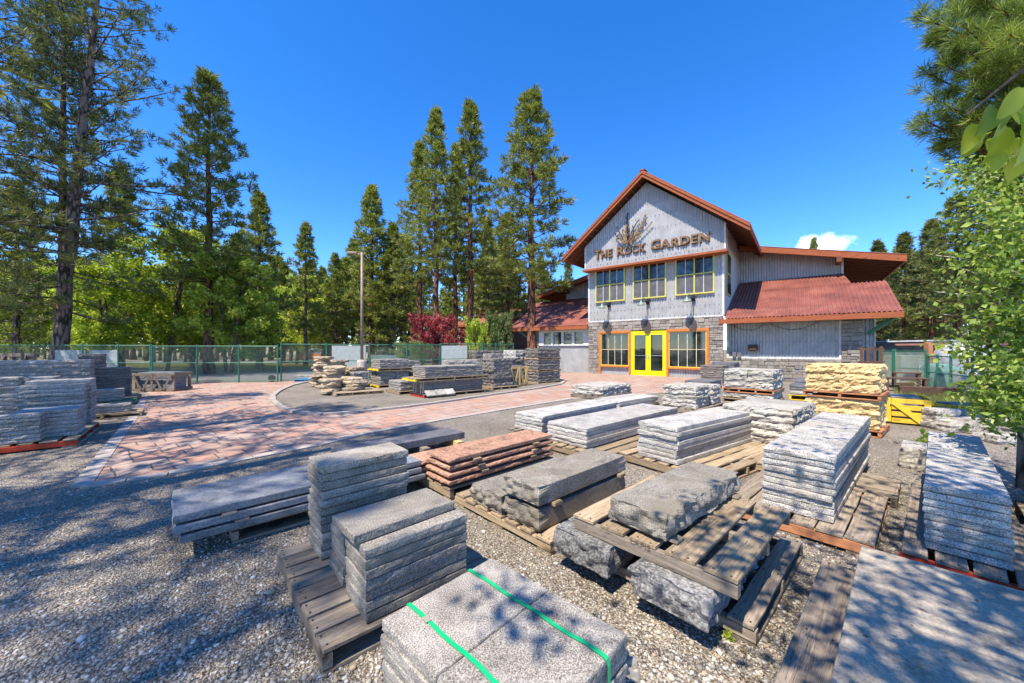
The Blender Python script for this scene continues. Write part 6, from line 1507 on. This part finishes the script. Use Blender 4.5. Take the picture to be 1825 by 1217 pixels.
# broadleaf tree just right of the camera: its shade falls on the concrete slab, one twig hangs into view
def near_tree():
    root = thing('broadleaf_tree', 'tree right of the camera with a few large leaves hanging into view', 'broadleaf tree', (1.7, -1.7, 0)); B0 = Vector((1.7,-1.7,0)); rnd = random.Random(9); mb = MB()
    mb.tube([(0,0,0),(.05,.05,1.5),(0,.1,3.2),(-.1,.1,5.6)], [.10,.085,.06,.02], 9)
    pos = []; n = 0
    for k in range(135):
        a = k*2.4; zz = rnd.uniform(3.8,6.2); r_ = rnd.uniform(.4,2.9)
        e = Vector((math.cos(a)*r_*.85+.40, math.sin(a)*r_*.9+1.35, zz+.1*r_)); b_ = Vector((0,.1,zz-.4))
        if (B0+e).y > .2 and (B0+e).z < H+1.0*(B0+e).y+.5: e.z = H+1.0*(B0+e).y+.7
        mb.tube([b_, b_.lerp(e,.5)+Vector((0,0,.08)), e], [.022,.014,.004], 5, cap=False)
        for q in range(85):
            s = rnd.uniform(.45,1); c = b_.lerp(e, s); p = c+Vector((rnd.gauss(0,.17), rnd.gauss(0,.17), rnd.gauss(0,.10)))
            w_ = B0+p
            if w_.y > .1 and w_.z < H+1.0*w_.y+.12: continue
            if w_.x < -.95: continue
            pos.append(tuple(p))
    for k in range(4):                                    # one bough out of view, placed so its leaves dapple the strapped slabs
        e = Vector((-1.62+rnd.gauss(0,.25), -.52+rnd.gauss(0,.22), 5.0+rnd.gauss(0,.2)))-B0; b_ = Vector((-.05,.1,4.6))
        mb.tube([b_, b_.lerp(e,.5)+Vector((0,0,.2)), e], [.02,.013,.004], 5, cap=False)
        for q in range(32):
            p = e+Vector((rnd.gauss(0,.10), rnd.gauss(0,.10), rnd.gauss(0,.06))); pos.append(tuple(p))
    for k in range(44):                                   # unseen leaf clumps added to thicken the shade on the concrete slab
        e = Vector((rnd.uniform(-.6,1.5), rnd.uniform(-1.1,.5), rnd.uniform(4.3,5.2)))-B0; b_ = Vector((0,.1,4.2))
        mb.tube([b_, b_.lerp(e,.5)+Vector((0,0,.1)), e], [.016,.011,.004], 5, cap=False)
        for q in range(38): p = e+Vector((rnd.gauss(0,.13), rnd.gauss(0,.13), rnd.gauss(0,.07))); pos.append(tuple(p))
    # the hanging twig close to the lens
    tip = PD(1722, 205, .80)-B0; top = PD(1950, 60, .72)-B0; br = Vector((.1,.2,2.9))
    mb.tube([br, br.lerp(top,.6)+Vector((0,0,.15)), top, top.lerp(tip,.5)+Vector((0,0,.02)), tip], [.02,.012,.006,.004,.002], 6, cap=False)
    mb.build('trunk', M['bark_gray'], root, True)
    v, f = leaves_at(np.array(pos), .085, up=.7); link('crown', np_mesh('near_leaves', v, f), M['leaf_aspen'], root)
    lv = MB()
    for k, (u, vv, Z, ang, ln) in enumerate(((1735,235,.80,-100,.062),(1752,225,.79,-70,.06),(1770,205,.78,-120,.07),(1775,258,.80,-60,.058),(1795,240,.77,-100,.072),(1812,215,.76,-80,.07),(1805,268,.78,-40,.06),(1820,170,.75,-110,.06),(1818,250,.77,-95,.075),(1790,190,.80,-75,.06),(1815,292,.78,-90,.05),(1760,262,.82,-75,.05),(1783,222,.81,-95,.065),(1800,300,.80,-70,.05),(1778,285,.79,-110,.045),(1822,225,.79,-60,.07),(1748,255,.83,-110,.05),(1808,185,.78,-85,.06))):
        c = PD(u, vv-14, Z)-B0; a = R(ang); d = Vector((math.cos(a), .25*math.sin(k*2.1), math.sin(a))).normalized(); nrm = Vector((.5*math.sin(k*1.7), -1, .5*math.cos(k*1.3))); nrm = (nrm-d*nrm.dot(d)).normalized(); s_ = d.cross(nrm)
        vv_ = []; nn = 8
        for i in range(nn+1):
            q = i/nn; wd = ln*.36*(math.sin(math.pi*min(1,q*.97+.03))**.7)*(1.15-.5*q); m_ = c+d*ln*q+nrm*(-.25*ln*q*q)
            vv_ += [m_-s_*wd+nrm*wd*.35, m_-s_*wd*.5+nrm*wd*.1, m_, m_+s_*wd*.5+nrm*wd*.1, m_+s_*wd+nrm*wd*.35]
        lv.add(vv_, [(5*i+j, 5*i+j+1, 5*i+j+6, 5*i+j+5) for i in range(nn) for j in range(4)])
    lv.build('hanging_leaf', M['leaf_bright'], root, True)
near_tree()
# grass in the right yard
def grass(name, poly, n, h, label):
    xs = [p.x for p in poly]; ys = [p.y for p in poly]; X = rng.uniform(min(xs), max(xs), n*2); Y = rng.uniform(min(ys), max(ys), n*2); ins = np.zeros(n*2, bool); j = len(poly)-1
    for i in range(len(poly)):
        xi, yi, xj, yj = poly[i].x, poly[i].y, poly[j].x, poly[j].y
        ins ^= ((yi > Y) != (yj > Y)) & (X < (xj-xi)*(Y-yi)/(yj-yi+1e-9)+xi); j = i
    X, Y = X[ins], Y[ins]; n = len(X); hh = h*rng.uniform(.4,1.2,n); a = rng.uniform(0,6.28,n); l = rng.normal(0,.35,(n,2))*hh[:,None]
    b = np.stack([X, Y, np.zeros(n)], 1); s = np.stack([np.cos(a), np.sin(a), np.zeros(n)], 1)*.008; tip = b+np.stack([l[:,0], l[:,1], hh], 1)
    v = np.stack([b-s, b+s, tip], 1).reshape(-1,3); q = np.arange(n)[:,None]*3
    tag(link(name, np_mesh(name, v, np.concatenate([q,q+1,q+2],1)), M['grass']), label, 'grass', kind='stuff')
gp = [P(1600,716,0), P(1700,735,0), P(1830,735,0), P(1830,695,0), P(1700,690,0), P(1640,680,0), P(1590,690,0)]
sheet('lawn', gp, .006, M['forest_floor'])
grass('grass', gp, 16000, .16, 'short dry green grass in the right yard')
gq = [Vector((-60,29.5,0)), Vector((-3,27.5,0)), Vector((-3,36,0)), Vector((-60,38,0))]
grass('grass', gq, 26000, .22, 'grass verge between the two roads beyond the gate')
for k, (u, vv) in enumerate(((1296,672),(1430,690),(1455,668),(1388,672),(1235,672),(1298,1140),(1655,800))):
    c = P(u, vv, 0); pos = np.array([(rng.normal(0,.05), rng.normal(0,.05), abs(rng.normal(0,.09))) for _ in range(60)]) * (0.22 if vv > 1000 else 1.3)
    v, f = leaves_at(pos, .022 if vv > 1000 else .09, up=.3); o = link('weed', np_mesh('weed', v, f), M['leaf_bright']); o.location = c
    tag(o, ['small weed at the foot of the striped panel','weed beside the yellow pallet','weed against the stone base behind the yellow bundles','weed against the stone base beside the gray bundle','small weed under the right window','tiny weed beside the lowest pallet corner','weed beside the narrow pale stack'][k], 'weed')

# needles, twigs and dry leaves lying about on the gravel and the slabs
def litter():
    n = 2600; u = rng.uniform(0, 1825, n); vv = 760+470*rng.uniform(0,1,n)**.8; Z = H*F/(vv-V0); X = (u-U0)/F*Z; z = np.full(n, .016)
    k = 60; a = rng.uniform(.25,1.75,k); b_ = rng.uniform(.05,1.2,k)
    for i in range(k): p = fc.at(a[i], b_[i], 0); X[i], Z[i], z[i] = p.x, p.y, .2525
    L = rng.uniform(.012,.04,n)[:,None]; w_ = np.where(rng.uniform(0,1,(n,1)) < .35, .008, .0022); t = rng.uniform(0,6.28,n)
    d = np.stack([np.cos(t), np.sin(t), rng.normal(0,.12,n)],1); s = np.stack([-np.sin(t), np.cos(t), rng.normal(0,.2,n)],1); c = np.stack([X,Z,z],1)
    v = np.stack([c-d*L*.5, c+s*w_*.5, c+d*L*.5, c-s*w_*.5],1).reshape(-1,3); q = np.arange(n)[:,None]*4
    m, t_, b, o = new_mat('dry_litter'); g = G(t_); ge = g.n('ShaderNodeNewGeometry')
    setp(t_, b, color=g.ramp(ge.outputs['Random Per Island'], [(0,(.05,.03,.02)), (.5,(.17,.09,.04)), (1,(.36,.22,.10))]), rough=.9)
    tag(link('leaf_litter', np_mesh('leaf_litter', v, np.concatenate([q,q+1,q+2,q+3],1)), m), 'dry brown needles and leaf scraps strewn over gravel and slabs', 'litter', kind='stuff')
litter()
